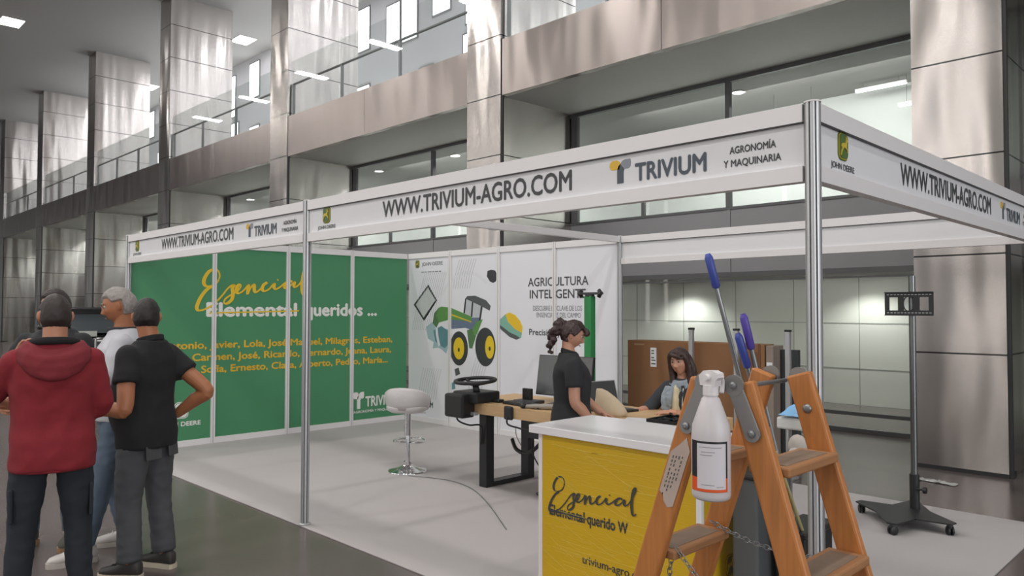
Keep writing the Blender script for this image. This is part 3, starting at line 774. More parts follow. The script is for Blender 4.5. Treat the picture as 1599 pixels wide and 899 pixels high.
# --- steering unit
t = thing('steering_unit', 'black steering wheel on a motor box clamped to the desk end', 'steering wheel', (4.05, 1.66, .8))
MB().box(3.87, 4.20, 1.60, 1.90, .80, .90, bev=.015).build('motor_box', M_blackm, t)
MB().box(3.84, 4.10, 1.52, 1.675, .665, .88, bev=.02).build('drive_housing', M_black, t)
MB().box(4.09, 4.15, 1.62, 1.672, .69, .72, bev=.004).build('clamp', M_alu, t)
cx, cy, cz = 4.12, 1.66, 1.005
MB().cyl((cx, cy + .02, .88), (cx, cy, .97), .035, .028, 16).build('steering_column', M_black, t, True)
w = MB(); ring = [Vector((cx + .185 * cos(a), cy + .185 * sin(a), cz + .012 * sin(a))) for a in [2 * pi * i / 40 for i in range(41)]]
w.tube(ring, .017, 10, cap=False)
wo = w.build('wheel_rim', M_black, t, True)
w = MB()
for a in (.2, pi - .2, -pi / 2): w.tube([(cx, cy, cz - .028), (cx + .09 * cos(a), cy + .09 * sin(a), cz - .022), (cx + .18 * cos(a), cy + .18 * sin(a), cz)], [.02, .014, .012], 8)
w.build('spokes', M_black, wo, True)
MB().lathe([(.045, -.045), (.05, -.03), (.045, -.015), (.02, -.008)], (cx, cy, cz)).build('hub', M_black, wo, True)
o = MB().box(4.50, 4.60, 1.65, 1.679, .69, .81, bev=.013).build('edge_pad', M_black); tag(o, 'rounded black pad fixed on the front edge of the desk', 'pad')

# --- monitor, keyboard stand, little things
t = thing('monitor', 'large grey monitor switched off on the desk', 'monitor', (4.75, 2.10, .8), rad(4))
mb = MB(); Mx = Matrix.Translation((0, .05, .0)) @ Matrix.Rotation(rad(-9), 4, 'X')
MB().box(-.31, .31, -.012, .02, .07, .44, Mx, .006).build('housing', M_black, t, local=True)
MB().box(-.303, .303, -.0145, -.0115, .078, .433, Mx).build('screen', M_screen, t, local=True)
MB().box(.01, .09, .05, .09, .01, .22, None, .004).build('stand_neck', M_black, t, local=True)
MB().box(-.10, .20, -.06, .16, .0, .012, None, .005).build('stand_foot', M_black, t, local=True)
t = thing('keyboard', 'flat black keyboard in front of the monitor', 'keyboard', (4.62, 1.84, .8), rad(-8))
MB().box(-.28, .24, -.08, .08, .0, .022, None, .006).build('case', M_black, t, local=True)
kb = MB()
for r_ in range(5):
    for c_ in range(15): kb.box(-.265 + c_ * .032, -.238 + c_ * .032, -.068 + r_ * .028, -.045 + r_ * .028, .022, .027)
o = kb.build('keys', M_dark, t, local=True); o['kind'] = 'stuff'
t = thing('tablet_dock', 'thin grey box with a black stand at the left foot of the monitor', 'device', (4.42, 2.02, .8))
MB().box(4.33, 4.58, 1.94, 2.10, .801, .828, bev=.006).build('case', M_dark, t)
MB().box(4.37, 4.48, 2.02, 2.05, .83, .93, bev=.005).build('stand', M_black, t)
MB().box(4.18, 4.28, 1.80, 1.88, .801, .83, bev=.01).build('knob_box', M_black, t)
t = thing('webcam', 'small black camera on a thin bent stalk at the edge of the monitor', 'camera', (5.02, 1.98, .8))
MB().tube(spline([(5.02, 1.98, .80), (5.04, 1.97, .90), (5.07, 1.95, 1.0), (5.05, 1.94, 1.06)], 6), .006, 8).build('stalk', M_black, t, True)
MB().box(5.02, 5.08, 1.91, 1.97, 1.05, 1.09, bev=.008).box(5.025, 5.075, 1.92, 1.96, 1.10, 1.15, bev=.008).build('head', M_black, t)
MB().lathe([(.05, .80), (.05, .81), (.02, .815)], (5.02, 1.98, 0)).build('foot', M_black, t)
t = thing('hand_scanner', 'grey and black hand tool lying on the desk front edge', 'tool', (4.85, 1.75, .8), rad(20))
MB().tube([(-.14, 0, .02), (-.05, 0, .025), (.08, .01, .028), (.16, .02, .03)], [.014, .02, .026, .022], 12).build('handle', mat('tool_grey', '9A948C', .5), t, True, local=True)
MB().ball((-.16, 0, .024), (.032, .028, .023)).build('head', M_black, t, True, local=True)
cable([(4.98, 1.80, .83), (5.05, 1.86, .86), (5.15, 1.83, .84), (5.10, 1.92, .85), (5.0, 1.95, .83), (4.95, 2.0, .85)], .006, 'tangle of grey cable on the desk behind the standing woman', m=M_steelgrey)
# laptop, bag, papers, black tray
t = thing('laptop', 'open dark laptop at the right part of the desk', 'laptop', (5.36, 2.12, .80), rad(80))
MB().box(-.17, .17, -.12, .12, .0, .018, None, .004).build('base', M_black, t, local=True)
MB().box(-.15, .15, -.08, .10, .018, .02).build('keyboard', M_dark, t, local=True)
Mx = Matrix.Translation((0, .12, .012)) @ Matrix.Rotation(rad(-16), 4, 'X')
lid = MB().box(-.17, .17, -.004, .006, 0, .24, Mx, .003).build('lid', M_alu, t, local=True)
MB().box(-.162, .162, -.0055, -.0035, .01, .232, Mx).build('screen', M_screen, lid, local=True)
bag = MB()
bag.rings([(0, 0, 0, .12, .07), (0, 0, .03, .135, .08), (-.01, 0, .09, .12, .07), (-.04, 0, .15, .085, .05), (-.07, .0, .20, .05, .03), (-.085, 0, .22, .02, .012)], 30)
bag.v = [p + Vector((noise.noise(p * 14) * .018, noise.noise(p * 14 + Vector((5, 0, 0))) * .018, 0)) for p in bag.v]
t = thing('cloth_bag', 'slumped beige cloth bag on the desk beside the standing woman', 'bag', (5.52, 1.86, .80), rad(35))
bag.build('bag_body', mat('canvas', 'C9B79C', .9, var=.08, scale=18, bump=.2, bscale=120), t, True, True)
MB().tube(spline([(-.06, .02, .2), (-.02, .06, .17), (.05, .07, .10), (.1, .06, .02)], 6), .006, 8).build('strap', _mats['canvas'], t, True, True)
o = MB().box(-.15, .15, -.105, .105, 0, .006).xform(Matrix.Translation((5.86, 1.84, .801)) @ Matrix.Rotation(rad(25), 4, 'Z')).build('paper_sheets', M_panel)
tag(o, 'sheets of white paper on the desk under the hand of the seated woman', 'paper')
t = thing('equipment_tray', 'low black tray of tangled gear on the desk end behind the counter', 'tray', (6.06, 1.86, .80))
MB().box(5.98, 6.24, 1.70, 2.00, .801, .81).box(5.98, 6.24, 1.70, 1.71, .81, .845).box(5.98, 6.24, 1.99, 2.0, .81, .845).box(5.98, 5.99, 1.71, 1.99, .81, .845).box(6.23, 6.24, 1.71, 1.99, .81, .845).build('tray_body', M_black, t)
mb = MB()
for i in range(9):
    p = Vector((random.uniform(6.02, 6.2), random.uniform(1.74, 1.96), .825)); pts = [p]
    for j in range(5): pts.append(Vector((min(max(pts[-1].x + random.uniform(-.09, .09), 6.0), 6.22), min(max(pts[-1].y + random.uniform(-.09, .09), 1.72), 1.98), random.uniform(.82, .865))))
    mb.tube(spline(pts, 5), .006, 6)
o = mb.build('loose_cables', M_black, t, True); o['kind'] = 'stuff'
o = MB().lathe([(.016, 0), (.018, .01), (.018, .045), (.012, .05), (.012, .058)], (7.06, .62, 1.0)).build('tape_stub', mat('clear_plastic', 'C9C4C2', .2, var=.02)); tag(o, 'small clear plastic stub on the back edge of the counter top', 'cap')

# --- green pole with a receiver bracket
t = thing('receiver_pole', 'tall green post with a dark bracket on top in front of the white wall', 'pole', (4.21, 3.2, 0))
MB().box(4.165, 4.255, 3.16, 3.24, .012, 1.80, bev=.004).build('pole', mat('green_paint', '2E8A4E', .4), t)
MB().box(4.0, 4.42, 3.0, 3.4, 0, .014, bev=.004).build('base_plate', M_blackm, t)
br = MB().box(4.06, 4.37, 3.17, 3.23, 1.815, 1.84, bev=.004).build('bracket', M_dark, t)
for x in (4.10, 4.33): MB().tube([(x, 3.2, 1.79), (x + .03 * (1 if x > 4.2 else -1), 3.2, 1.835), (x, 3.2, 1.86)], .022, 10).build('clamp', M_black, br, True)
MB().cyl((4.21, 3.2, 1.80), (4.21, 3.2, 1.82), .05, .05).build('collar', M_dark, t)

# --- stool in plastic film
def stool(label, x, y, rz):
    t = thing('bar_stool', label, 'stool', (x, y, 0), rz)
    k = dict(local=True, smooth=True)
    MB().lathe([(.20, 0), (.20, .006), (.195, .014), (.12, .03), (.06, .055), (.045, .07), (.043, .10)], n=40).build('base', M_chrome, t, angle=.7, **k)
    MB().lathe([(.026, .09), (.026, .36), (.0255, .362), (.034, .364), (.034, .62)], n=24).build('column', M_chrome, t, angle=.7, **k)
    ring = [Vector((.16 * cos(a), .16 * sin(a) + .06, .30)) for a in [rad(-60) + rad(300) * i / 30 for i in range(31)]]
    f = MB().tube([Vector((.02, 0, .30))] + ring[1:-1] + [Vector((-.02, 0, .30))], .010, 10)
    f.build('foot_ring', M_chrome, t, **k)
    # bucket seat: bottom cushion and wrap-round back
    s_ = MB().rings([(0, 0, .60, .05, .05), (0, 0, .605, .16, .15), (0, 0, .63, .205, .19), (0, 0, .665, .215, .20), (0, 0, .685, .20, .185), (0, 0, .69, .10, .10)], 36, sq=2.6)
    s_.build('seat', M_wrap, t, **k)
    vs = []; n = 30; 
    for i in range(n + 1):
        a = rad(150) + rad(240) * i / n if False else rad(165) + rad(210) * i / n
        e = sin(pi * i / n)
        for (rr, z) in ((.205, .64), (.225, .70), (.235, .64 + .05 + .16 * e ** .6), (.215, .64 + .06 + .17 * e ** .6), (.195, .64 + .05 + .15 * e ** .6), (.185, .66)):
            vs.append(Vector((rr * cos(a) * 1.02, rr * sin(a) * .95, z)))
    fs = []
    for i in range(n):
        for j in range(6): fs.append((i * 6 + j, i * 6 + (j + 1) % 6, (i + 1) * 6 + (j + 1) % 6, (i + 1) * 6 + j))
    fs.append(list(range(6))); fs.append(list(range(n * 6, n * 6 + 6)))
    MB().add(vs, fs).build('backrest', M_wrap, t, **k)
    MB().tube([(.03, 0, .59), (.10, .10, .585), (.14, .16, .575)], .006, 8).build('lever', M_chrome, t, **k)
    return t
stool('white bucket bar stool in plastic film on a round chrome foot', 3.0, 1.74, rad(35))
mb = MB()
for i in range(5):
    x = -.14 + i * .05; mb.add([(x, .15, .63), (x + .05, .16, .63), (x + .055, .17, .47 - .03 * (i % 2)), (x + .005, .165, .44 + .03 * (i % 2))], [(0, 1, 2, 3)])

# --- low stool under the seated woman
t = thing('low_stool', 'low round black stool under the seated woman behind the desk', 'stool', (5.76, 2.66, 0))
MB().lathe([(.15, .415), (.17, .425), (.175, .445), (.165, .465), (.08, .472)], (5.76, 2.66, 0), 32).build('seat', M_black, t, True, angle=.8)
for i in range(4):
    a = pi / 4 + i * pi / 2
    MB().tube([(5.76 + .19 * cos(a), 2.66 + .19 * sin(a), 0), (5.76 + .11 * cos(a), 2.66 + .11 * sin(a), .42)], .012, 10).build('leg', M_alu, t, True)
# --- carton, posts and dark panel behind the stand
M_card = mat('cardboard', '8A6242', .85, var=.07, scale=3, bump=.05, bscale=40)
t = thing('cardboard_carton', 'big flat brown cardboard carton standing behind the stand', 'box', (4.74, 4.43, 0))
MB().box(3.87, 5.60, 4.32, 4.54, -.011, 1.30, bev=.006).build('box_body', M_card, t)
MB().box(4.20, 4.28, 4.313, 4.3205, 1.0, 1.22).build('shipping_label', M_panel, t)
l_ = MB()
for z in (1.03, 1.07, 1.10, 1.15, 1.18): l_.box(4.215, 4.25 + .02 * (int(z * 100) % 2), 4.311, 4.3135, z, z + .012)
l_.build('label_print', M_ink, t)
MB().box(3.97, 4.11, 4.316, 4.3205, 1.245, 1.262).build('printed_mark', mat('card_ink', 'A98A6C', .8), t)
o = MB()
for i in range(3): o.box(5.40 + i * .045, 5.43 + i * .045, 4.316, 4.3205, 1.02 + .05 * i, 1.16 + .03 * i)
o.build('handling_mark', mat('card_mark', '74503A', .8), t)
MB().box(5.53, 5.555, 4.315, 4.321, .01, 1.305).build('tape', mat('card_dark', '6E4B33', .7), t)
t = thing('side_carton', 'narrow grey brown carton stacked against the end of the big carton', 'box', (5.65, 4.45, 0))
MB().box(5.61, 5.69, 4.33, 4.56, -.011, 1.29, bev=.006).build('box_body', mat('card_pale', '8F8278', .85), t)
MB().box(5.62, 5.68, 4.323, 4.331, .95, 1.12).build('shipping_label', M_panel, t)
for x, y, l in ((4.79, 4.24, 'grey aluminium post standing behind the seated woman'), (5.33, 4.24, 'grey aluminium post standing behind the mop handles'), (5.89, 4.24, 'grey aluminium post standing beside the dark panel')):
    t = thing('short_post', l, 'post', (x, y, 0), 0, 'short posts behind the stand')
    MB().box(x - .024, x + .024, y - .024, y + .024, .012, 1.44, bev=.006).build('shaft', M_alu, t)
    MB().box(x - .028, x + .028, y - .028, y + .028, 1.44, 1.462, bev=.004).build('cap', M_black, t)
    MB().box(x - .07, x + .07, y - .07, y + .07, -.011, .013, bev=.004).build('base_plate', M_alu, t)
t = thing('dark_panel', 'upright charcoal panel leaning between the cartons and a grey post', 'panel', (5.80, 4.5, 0))
MB().box(5.705, 5.885, 4.47, 4.53, .0, 1.25, bev=.006).build('panel_body', mat('charcoal_board', '34383A', .6), t)
MB().box(5.705, 5.885, 4.45, 4.55, -.011, .03, bev=.003).build('foot_rail', M_alu, t)

# --- screen stand on castors
t = thing('screen_stand', 'black wheeled screen stand with an empty wall bracket', 'stand', (7.26, 3.42, 0))
bx, by = 7.24, 3.33
CA = [(.35, -.09), (-.05, .38), (-.35, .09), (.05, -.38)]
pl = []
for i in range(4):
    a = math.atan2(CA[i][1], CA[i][0]); c = (bx + CA[i][0] * 1.08, by + CA[i][1] * 1.08)
    nx = CA[(i + 1) % 4]; a2 = math.atan2(nx[1] + CA[i][1], nx[0] + CA[i][0])
    d_ = Vector((cos(a + pi / 2), sin(a + pi / 2)))
    pl += [(c[0] - d_.x * .035, c[1] - d_.y * .035), (c[0] + d_.x * .035, c[1] + d_.y * .035), (bx + .21 * cos(a2), by + .21 * sin(a2))]
MB().prism(pl, lambda u, v, d: Vector((u, v, d)), .082, .092).build('base_plate', M_blackm, t)
for i in range(4):
    a = math.atan2(CA[i][1], CA[i][0]); x, y = bx + CA[i][0], by + CA[i][1]
    c = MB().cyl((x, y, .082), (x, y, .066), .022, .022, 14).box(x - .016, x + .016, y - .02, y + .02, .05, .068, bev=.004).build('castor', M_dark, t)
    for s_ in (-1, 1):
        ax = Vector((cos(a + .9), sin(a + .9), 0))
        p = Vector((x, y, .034)) + ax * .014 * s_
        MB().tube([p - ax * .009, p - ax * .006, p + ax * .006, p + ax * .009], [.026, .033, .033, .026], 18).build('wheel', M_black, c, True, angle=.8)
px_, py_ = 7.27, 3.50
MB().cyl((px_, py_, .09), (px_, py_, .36), .036, .036, 24).build('sleeve', M_blackm, t, True, angle=.7)
MB().cyl((px_, py_, .30), (px_, py_, 1.93), .025, .025, 24).build('pole', mat('brushed_tube', '77797B', .25, .9), t, True, angle=.7)
MB().cyl((px_ + .02, py_ - .02, .25), (px_ + .085, py_ - .035, .25), .008, .008, 10).lathe([(.024, -.012), (.026, 0), (.024, .012)], (px_ + .085, py_ - .035, .25), 14, Matrix.Rotation(pi / 2, 3, 'Y')).build('clamp_knob', M_black, t, True, angle=.7)
by0 = py_ - .045
br = MB(); x0, x1, z0, z1 = 7.08, 7.44, 1.615, 1.80
br.box(x0, x1, by0 - .006, by0, z1 - .04, z1); br.box(x0, x1, by0 - .006, by0, z0, z0 + .04)
br.box(x0, x1, by0 - .02, by0, z1 - .004, z1 + .002); br.box(x0, x1, by0 - .02, by0, z0 - .002, z0 + .004)
for a, b_ in ((x0, x0 + .035), (x0 + .10, x0 + .145), (x1 - .145, x1 - .10), (x1 - .035, x1)): br.box(a, b_, by0 - .006, by0, z0 + .04, z1 - .04)
bo = br.build('wall_bracket', M_blackm, t)
sl = MB()
for i in range(13):
    for z in (z1 - .022, z0 + .018): sl.box(x0 + .018 + i * .026, x0 + .034 + i * .026, by0 - .008, by0 - .0055, z, z + .005)
o = sl.build('slots', M_alu, bo)
sl = MB(); n = 24
sl.add([(x0 + .18 + .035 * cos(2 * pi * i / n), by0 - .004, (z0 + z1) / 2 + .055 * sin(2 * pi * i / n)) for i in range(n)] + [(x0 + .18 + .044 * cos(2 * pi * i / n), by0 - .004, (z0 + z1) / 2 + .064 * sin(2 * pi * i / n)) for i in range(n)], [(i, (i + 1) % n, n + (i + 1) % n, n + i) for i in range(n)])
sl.build('oval_rim', M_black, bo)
MB().box(px_ - .03, px_ + .03, by0, py_ - .02, 1.625, 1.655, bev=.004).build('pole_clamp', M_black, t)

# --- crumpled film on the hall floor
mb = MB(); n = 22; vs = []
for i in range(n):
    for j in range(9):
        u = i / (n - 1); v = j / 8 - .5
        p = Vector((6.72 + u * .42, 5.16 + v * (.10 + .16 * abs(noise.noise(Vector((u * 6, 2, 9))))) - .05 * u + .03 * noise.noise(Vector((u * 7, v * 2, 4))), 0))
        p.z = -.008 + abs(noise.noise(Vector((u * 9, v * 5, 3)))) * .06 * sin(pi * u) * (1 - 1.6 * abs(v)) + .002
        vs.append(p)
mb.add(vs, [(i * 9 + j, i * 9 + j + 1, (i + 1) * 9 + j + 1, (i + 1) * 9 + j) for i in range(n - 1) for j in range(8)])
tag(mb.build('crumpled_film', mat('clear_film', 'C9C9C6', .15, var=.05), None, True), 'crumpled clear plastic film on the floor by the steel column', 'plastic film')

# ================================================================== LADDER, BOTTLE, CLEANING GEAR
M_pine = mat('varnished_pine', 'B4733B', 0.45, var=.38, scale=5, bump=.12, bscale=9, stretch=(14, 14, .9), coat=.1)
M_hinge = mat('galvanised_plate', '8A8887', 0.5, .5, var=.10, scale=20)
LX, LY0, LY1 = 8.36, -1.371, -1.03
t = thing('step_ladder', 'old varnished wooden double step ladder with a torn paper sticker', 'ladder', (LX, -1.2, 0))
def rail_pt(side, z):           # rail centre line on either flight
    return (LX - .055 - (1.47 - z) * .335) if side < 0 else (LX + .055 + (1.47 - z) * .300)
rails = {}
for side in (-1, 1):
    for (y, tp) in ((LY0 + .014, 1.48), (LY1 - .014, 1.485)):
        p0 = (rail_pt(side, 0) , y, -.008); p1 = (rail_pt(side, tp), y, tp)
        r_ = MB().bar(p0, p1, .066, .027, .006).build('rail', M_pine, t)
        rails[(side, y)] = r_
    for i in range(5):
        z = 1.29 - i * .245 if side > 0 else 1.275 - i * .245
        x = rail_pt(side, z)
        st = MB().box(x - .052, x + .052, LY0 + .03, LY1 - .03, z - .024, z, bev=.005)
        o = st.build('step', mat('worn_pine', '9C6E48', .6, var=.3, scale=5, stretch=(9, .8, 9)), t)
        MB().box(x - .034, x + .034, LY0 + .05, LY1 - .06, z, z + .0012).build('worn_tread', mat('tread_wear', '7D6A5A', .8, var=.3, scale=16), o)
# hinge plates of both sides
for y, s_ in ((LY0, -1), (LY1, 1)):
    for side in (-1, 1):
        a = Vector((rail_pt(side, 1.475) * .75 + LX * .25, y + s_ * .004, 1.475)); b = Vector((rail_pt(side, 1.365), y + s_ * .004, 1.365))
        mb = MB().bar(a, b, .040, .006, .002)
        mb.cyl(b - Vector((0, .0034, 0)), b + Vector((0, .0034, 0)), .020, .020, 18); mb.cyl(a - Vector((0, .0037, 0)), a + Vector((0, .0037, 0)), .026, .026, 18)
        h = mb.build('hinge_plate', M_hinge, t)
        bl = MB()
        for p in (a, b): bl.lathe([(.009, 0), (.009, .003), (.004, .006)], p + Vector((0, s_ * .0042, 0)), 12, Matrix.Rotation(pi / 2 * (1 if s_ < 0 else -1), 3, 'X'))
        bl.build('bolt', M_steelgrey, h)
for z in (1.395,):
    for y in (LY1 - .028,): MB().lathe([(.012, 0), (.012, .003), (.005, .006)], (rail_pt(1, z), y, z), 12, Matrix.Rotation(pi / 2, 3, 'X')).build('bolt', M_steelgrey, t, True)
MB().cyl((LX, LY0 - .012, 1.462), (LX, LY1 + .012, 1.462), .006, .006, 10).build('hinge_pin', M_steelgrey, t, True)
# torn paper sticker on the front rail
y = LY0 - .0005
def on_rail(u, v): return Vector((rail_pt(-1, v) + u, y - .0006, v))
pts = [(-.026, 1.19), (-.012, 1.18), (-.006, 1.165), (.010, 1.15), (.026, 1.155), (.028, 1.30), (.008, 1.335), (-.004, 1.318), (-.026, 1.295)]
o = MB().add([on_rail(*p) for p in pts], [list(range(len(pts)))]).build('paper_sticker', mat('old_paper', 'B8A79D', .8, var=.08, scale=30), t)
mb = MB()
for i in range(4):
    u = -.016 + i * .009
    for j in range(10 - i):
        a = 1.285 - j * .011
        if random.random() < .85: mb.add([on_rail(u, a), on_rail(u + .003, a), on_rail(u + .003, a - random.uniform(.004, .009)), on_rail(u, a - random.uniform(.004, .009))], [(0, 1, 2, 3)])
mb.v = [p + Vector((0, -.0004, 0)) for p in mb.v]
mb.build('sticker_print', M_ink, o)
def chain(p0, p1, sag, n):
    mb = MB(); P = []
    for i in range(n + 1):
        f = i / n; p = Vector(p0).lerp(Vector(p1), f); p.z -= sag * 4 * f * (1 - f); P.append(p)
    for i in range(n):
        c = (P[i] + P[i + 1]) / 2; d = (P[i + 1] - P[i]); L = d.length; d.normalize()
        a = Vector((0, 0, 1)) if abs(d.z) < .9 else Vector((1, 0, 0))
        u = (a - d * a.dot(d)).normalized(); w = d.cross(u)
        q = u if i % 2 else w
        ring = [c + d * (L * .68) * cos(2 * pi * k / 12) + q * .0065 * sin(2 * pi * k / 12) for k in range(13)]
        mb.tube(ring, .0016, 5, cap=False)
    return mb
zc = 1.045
mb = chain((rail_pt(-1, zc) + .04, LY0 + .05, zc - .01), (rail_pt(1, .99) - .03, LY0 + .05, .99), .085, 26)
o = mb.build('safety_chain', M_steelgrey, t, True); o['kind'] = 'stuff'
mb = chain((rail_pt(-1, zc) + .03, LY0 + .045, zc - .02), (rail_pt(-1, zc) + .01, LY0 + .045, zc - .16), 0, 9)
o = mb.build('loose_chain', M_steelgrey, t, True); o['kind'] = 'stuff'
mb = chain((rail_pt(-1, 1.04), LY1 - .05, 1.05), (rail_pt(1, 1.03), LY1 - .05, 1.03), .03, 26)
o = mb.build('safety_chain', M_steelgrey, t, True); o['kind'] = 'stuff'

# spray bottle hanging by its trigger from the hinge
bx, by_ = LX + .014, LY0 - .066
t = thing('spray_bottle', 'white plastic spray bottle with a black and orange label hanging on the ladder', 'bottle', (bx, by_, 1.213))
M_bot = mat('cloudy_white_plastic', 'C9C4C6', .35, var=.03, scale=8, trans=.0)
MB().rings([(bx, by_, 1.213, .038, .036), (bx, by_, 1.217, .0435, .0415), (bx, by_, 1.225, .0455, .0435), (bx, by_, 1.36, .0455, .0435), (bx, by_, 1.385, .0435, .0415), (bx, by_, 1.42, .031, .030), (bx, by_, 1.447, .021, .021), (bx, by_, 1.452, .0165, .0165), (bx, by_, 1.462, .0165, .0165)], 36).build('bottle_body', M_bot, t, True, angle=.9)
M_head_ = mat('trigger_white', 'DEDADB', .35, var=.02)
MB().rings([(bx, by_, 1.455, .0185, .0185), (bx, by_, 1.478, .0185, .0185), (bx, by_, 1.480, .016, .016)], 28).build('collar', M_head_, t, True, angle=.7)
h = MB().prism([(-.020, 1.478), (.018, 1.476), (.020, 1.490), (.028, 1.497), (.026, 1.507), (.012, 1.513), (-.012, 1.512), (-.024, 1.500)], lambda u, v, d: Vector((bx + u, by_ + d, v)), -.014, .014)
h.build('spray_head', M_head_, t)
mb = MB().tube(spline([(bx - .004, by_ + .012, 1.490), (bx, by_ + .045, 1.492), (bx, by_ + .055, 1.478), (bx, by_ + .05, 1.455)], 5), [.006] * 16, 8).build('trigger', M_head_, t, True)
MB().cyl((bx, by_ - .014, 1.497), (bx, by_ - .026, 1.497), .008, .007, 14).build('nozzle', M_head_, t)
def lab(a0, a1, z0, z1, g):
    mb = MB(); n = 22; vs = []
    for i in range(n + 1):
        a = a0 + (a1 - a0) * i / n
        for z in (z0, z1): vs.append((bx + (.0455 + g) * cos(a), by_ + (.0435 + g) * sin(a), z))
    return mb.add(vs, [(2 * i, 2 * i + 2, 2 * i + 3, 2 * i + 1) for i in range(n)])
cz_ = math.atan2(CAMP.y - by_, CAMP.x - bx)
lo = lab(cz_ - rad(72), cz_ + rad(52), 1.236, 1.352, .0005).build('label', mat('label_black', '1C1B20', .4, var=0), t, True)
lab(cz_ - rad(71.5), cz_ + rad(51.5), 1.2365, 1.268, .0008).build('label_band', mat('label_orange', 'D8551E', .4, var=.03), lo, True)
lab(cz_ - rad(44), cz_ + rad(44), 1.243, 1.347, .0011).build('label_paper', mat('label_white', 'CFCBD0', .5, var=.02), lo, True)
mb = MB()
for z, a, b in ((1.338, -36, 30), (1.327, -30, 10), (1.320, -34, 2), (1.252, -30, 8), (1.248, 14, 36)):
    lab(cz_ + rad(a), cz_ + rad(b), z, z + .0012, .0014).build('label_line', M_gi, lo)

# cleaning trolley behind the ladder
t = thing('cleaning_trolley', 'grey cleaning trolley with dark bins behind the step ladder', 'trolley', (7.66, .50, 0))
M_tr = mat('trolley_grey', '55585A', .55, var=.04)
MB().box(7.47, 7.60, .28, .62, .10, .88, bev=.012).build('tall_bin', M_tr, t)
MB().box(7.455, 7.615, .265, .635, .86, .885, bev=.008).build('bin_rim', M_black, t)
MB().box(7.61, 7.78, .28, .72, .08, .12, bev=.01).build('deck', M_tr, t)
b = MB().box(7.62, 7.77, .40, .72, .12, .62, bev=.015).box(7.61, 7.78, .39, .735, .60, .63, bev=.008)
b.build('black_bucket', M_black, t)
for x, y in ((7.49, .30), (7.49, .64), (7.75, .32), (7.75, .70)):
    MB().tube([(x - .012, y, .037), (x - .010, y, .037), (x + .010, y, .037), (x + .012, y, .037)], [.03, .037, .037, .03], 16).box(x - .012, x + .012, y - .015, y + .015, .05, .10).build('castor', M_black, t)
MB().tube([(7.56, .70, .12), (7.56, .70, 1.10), (7.60, .70, 1.15), (7.68, .70, 1.15), (7.72, .70, 1.10), (7.72, .70, .12)], .014, 10).build('handle_frame', M_alu, t, True)
MB().box(7.53, 7.73, .62, .70, 1.06, 1.12, bev=.01).build('tool_tray', mat('tray_white', 'CFCFCC', .5), t)
c_ = MB(); n = 12; vs = []
for i in range(n):
    for j in range(8):
        u = i / (n - 1); v = j / 7
        vs.append(Vector((7.55 + .18 * u, .60 + .08 * v, 1.135 + .05 * sin(pi * u) * sin(pi * v) + .02 * noise.noise(Vector((u * 5, v * 4, 1))))))
c_.add(vs, [(i * 8 + j, i * 8 + j + 1, (i + 1) * 8 + j + 1, (i + 1) * 8 + j) for i in range(n - 1) for j in range(7)])
tag(c_.build('blue_cloth', mat('blue_cloth', '7FB2DC', .8, var=.1), None, True), 'light blue folded cloth on the cleaning trolley behind the ladder', 'cloth')
g_ = MB().ball((7.66, .58, .99), (.05, .03, .06), 14)
for i in range(6): g_.ball((7.66 + random.uniform(-.05, .05), .56 + random.uniform(-.02, .03), .98 + random.uniform(-.05, .05)), random.uniform(.02, .035), 10)
tag(g_.build('crumpled_rag', mat('rag', 'B6AFA8', .85, var=.12, scale=30), None, True), 'crumpled pale rag hanging on the cleaning trolley between the ladder rails', 'rag')
M_tube = mat('pole_grey', '8D8F90', .3, .7); M_blue = mat('blue_grip', '3D4C9E', .4); M_vio = mat('violet_grip', '5A4AA8', .4)
def mop(label, a, b, r, gm, head=None):
    a = Vector(a); b = Vector(b); d = (a - b).normalized()
    t = thing('mop', label, 'mop', b, 0, 'mops on the cleaning trolley')
    MB().cyl(b, a, r, r, 14).build('handle', M_tube, t, True, angle=.8)
    MB().tube([a - d * .17, a - d * .16, a - d * .02, a], [r * 1.1, r * 1.7, r * 1.7, r * 1.0], 14).build('grip', gm, t, True)
    if head:
        MB().tube([b + d * head, b + d * (head + .05)], [.022, .022], 12).build('joint', M_dark, t, True)
        MB().tube([b + d * (head - .10), b + d * (head - .02)], [.018, .012], 12).build('yellow_sleeve', M_inky, t, True)
mop('longest mop, grey handle with a blue grip rising highest above the ladder', (7.425, .151, 1.922), (7.67, .42, .50), .0115, M_blue)
mop('mop with a violet grip, rightmost of the handles above the ladder', (7.587, .183, 1.638), (7.735, .44, .52), .011, M_vio, .42)
mop('shortest mop, pale handle with a short blue grip half hidden by the longest one', (7.568, .168, 1.549), (7.71, .50, .50), .011, M_blue)
o = MB().bar((7.66, .25, 1.12), (7.81, .36, .30), .045, .010, .003).build('flat_squeegee_pole', mat('brown_strip', '7F766C', .5, .3)); tag(o, 'flat grey brown strip leaning beside the mop handles on the trolley', 'pole')
o = MB().cyl((7.72, .22, 1.02), (7.74, .46, .60), .009, .009, 12).build('broom_stick', mat('yellow_stick', 'A89F72', .5)); tag(o, 'pale yellow stick leaning among the mop handles on the trolley', 'stick')

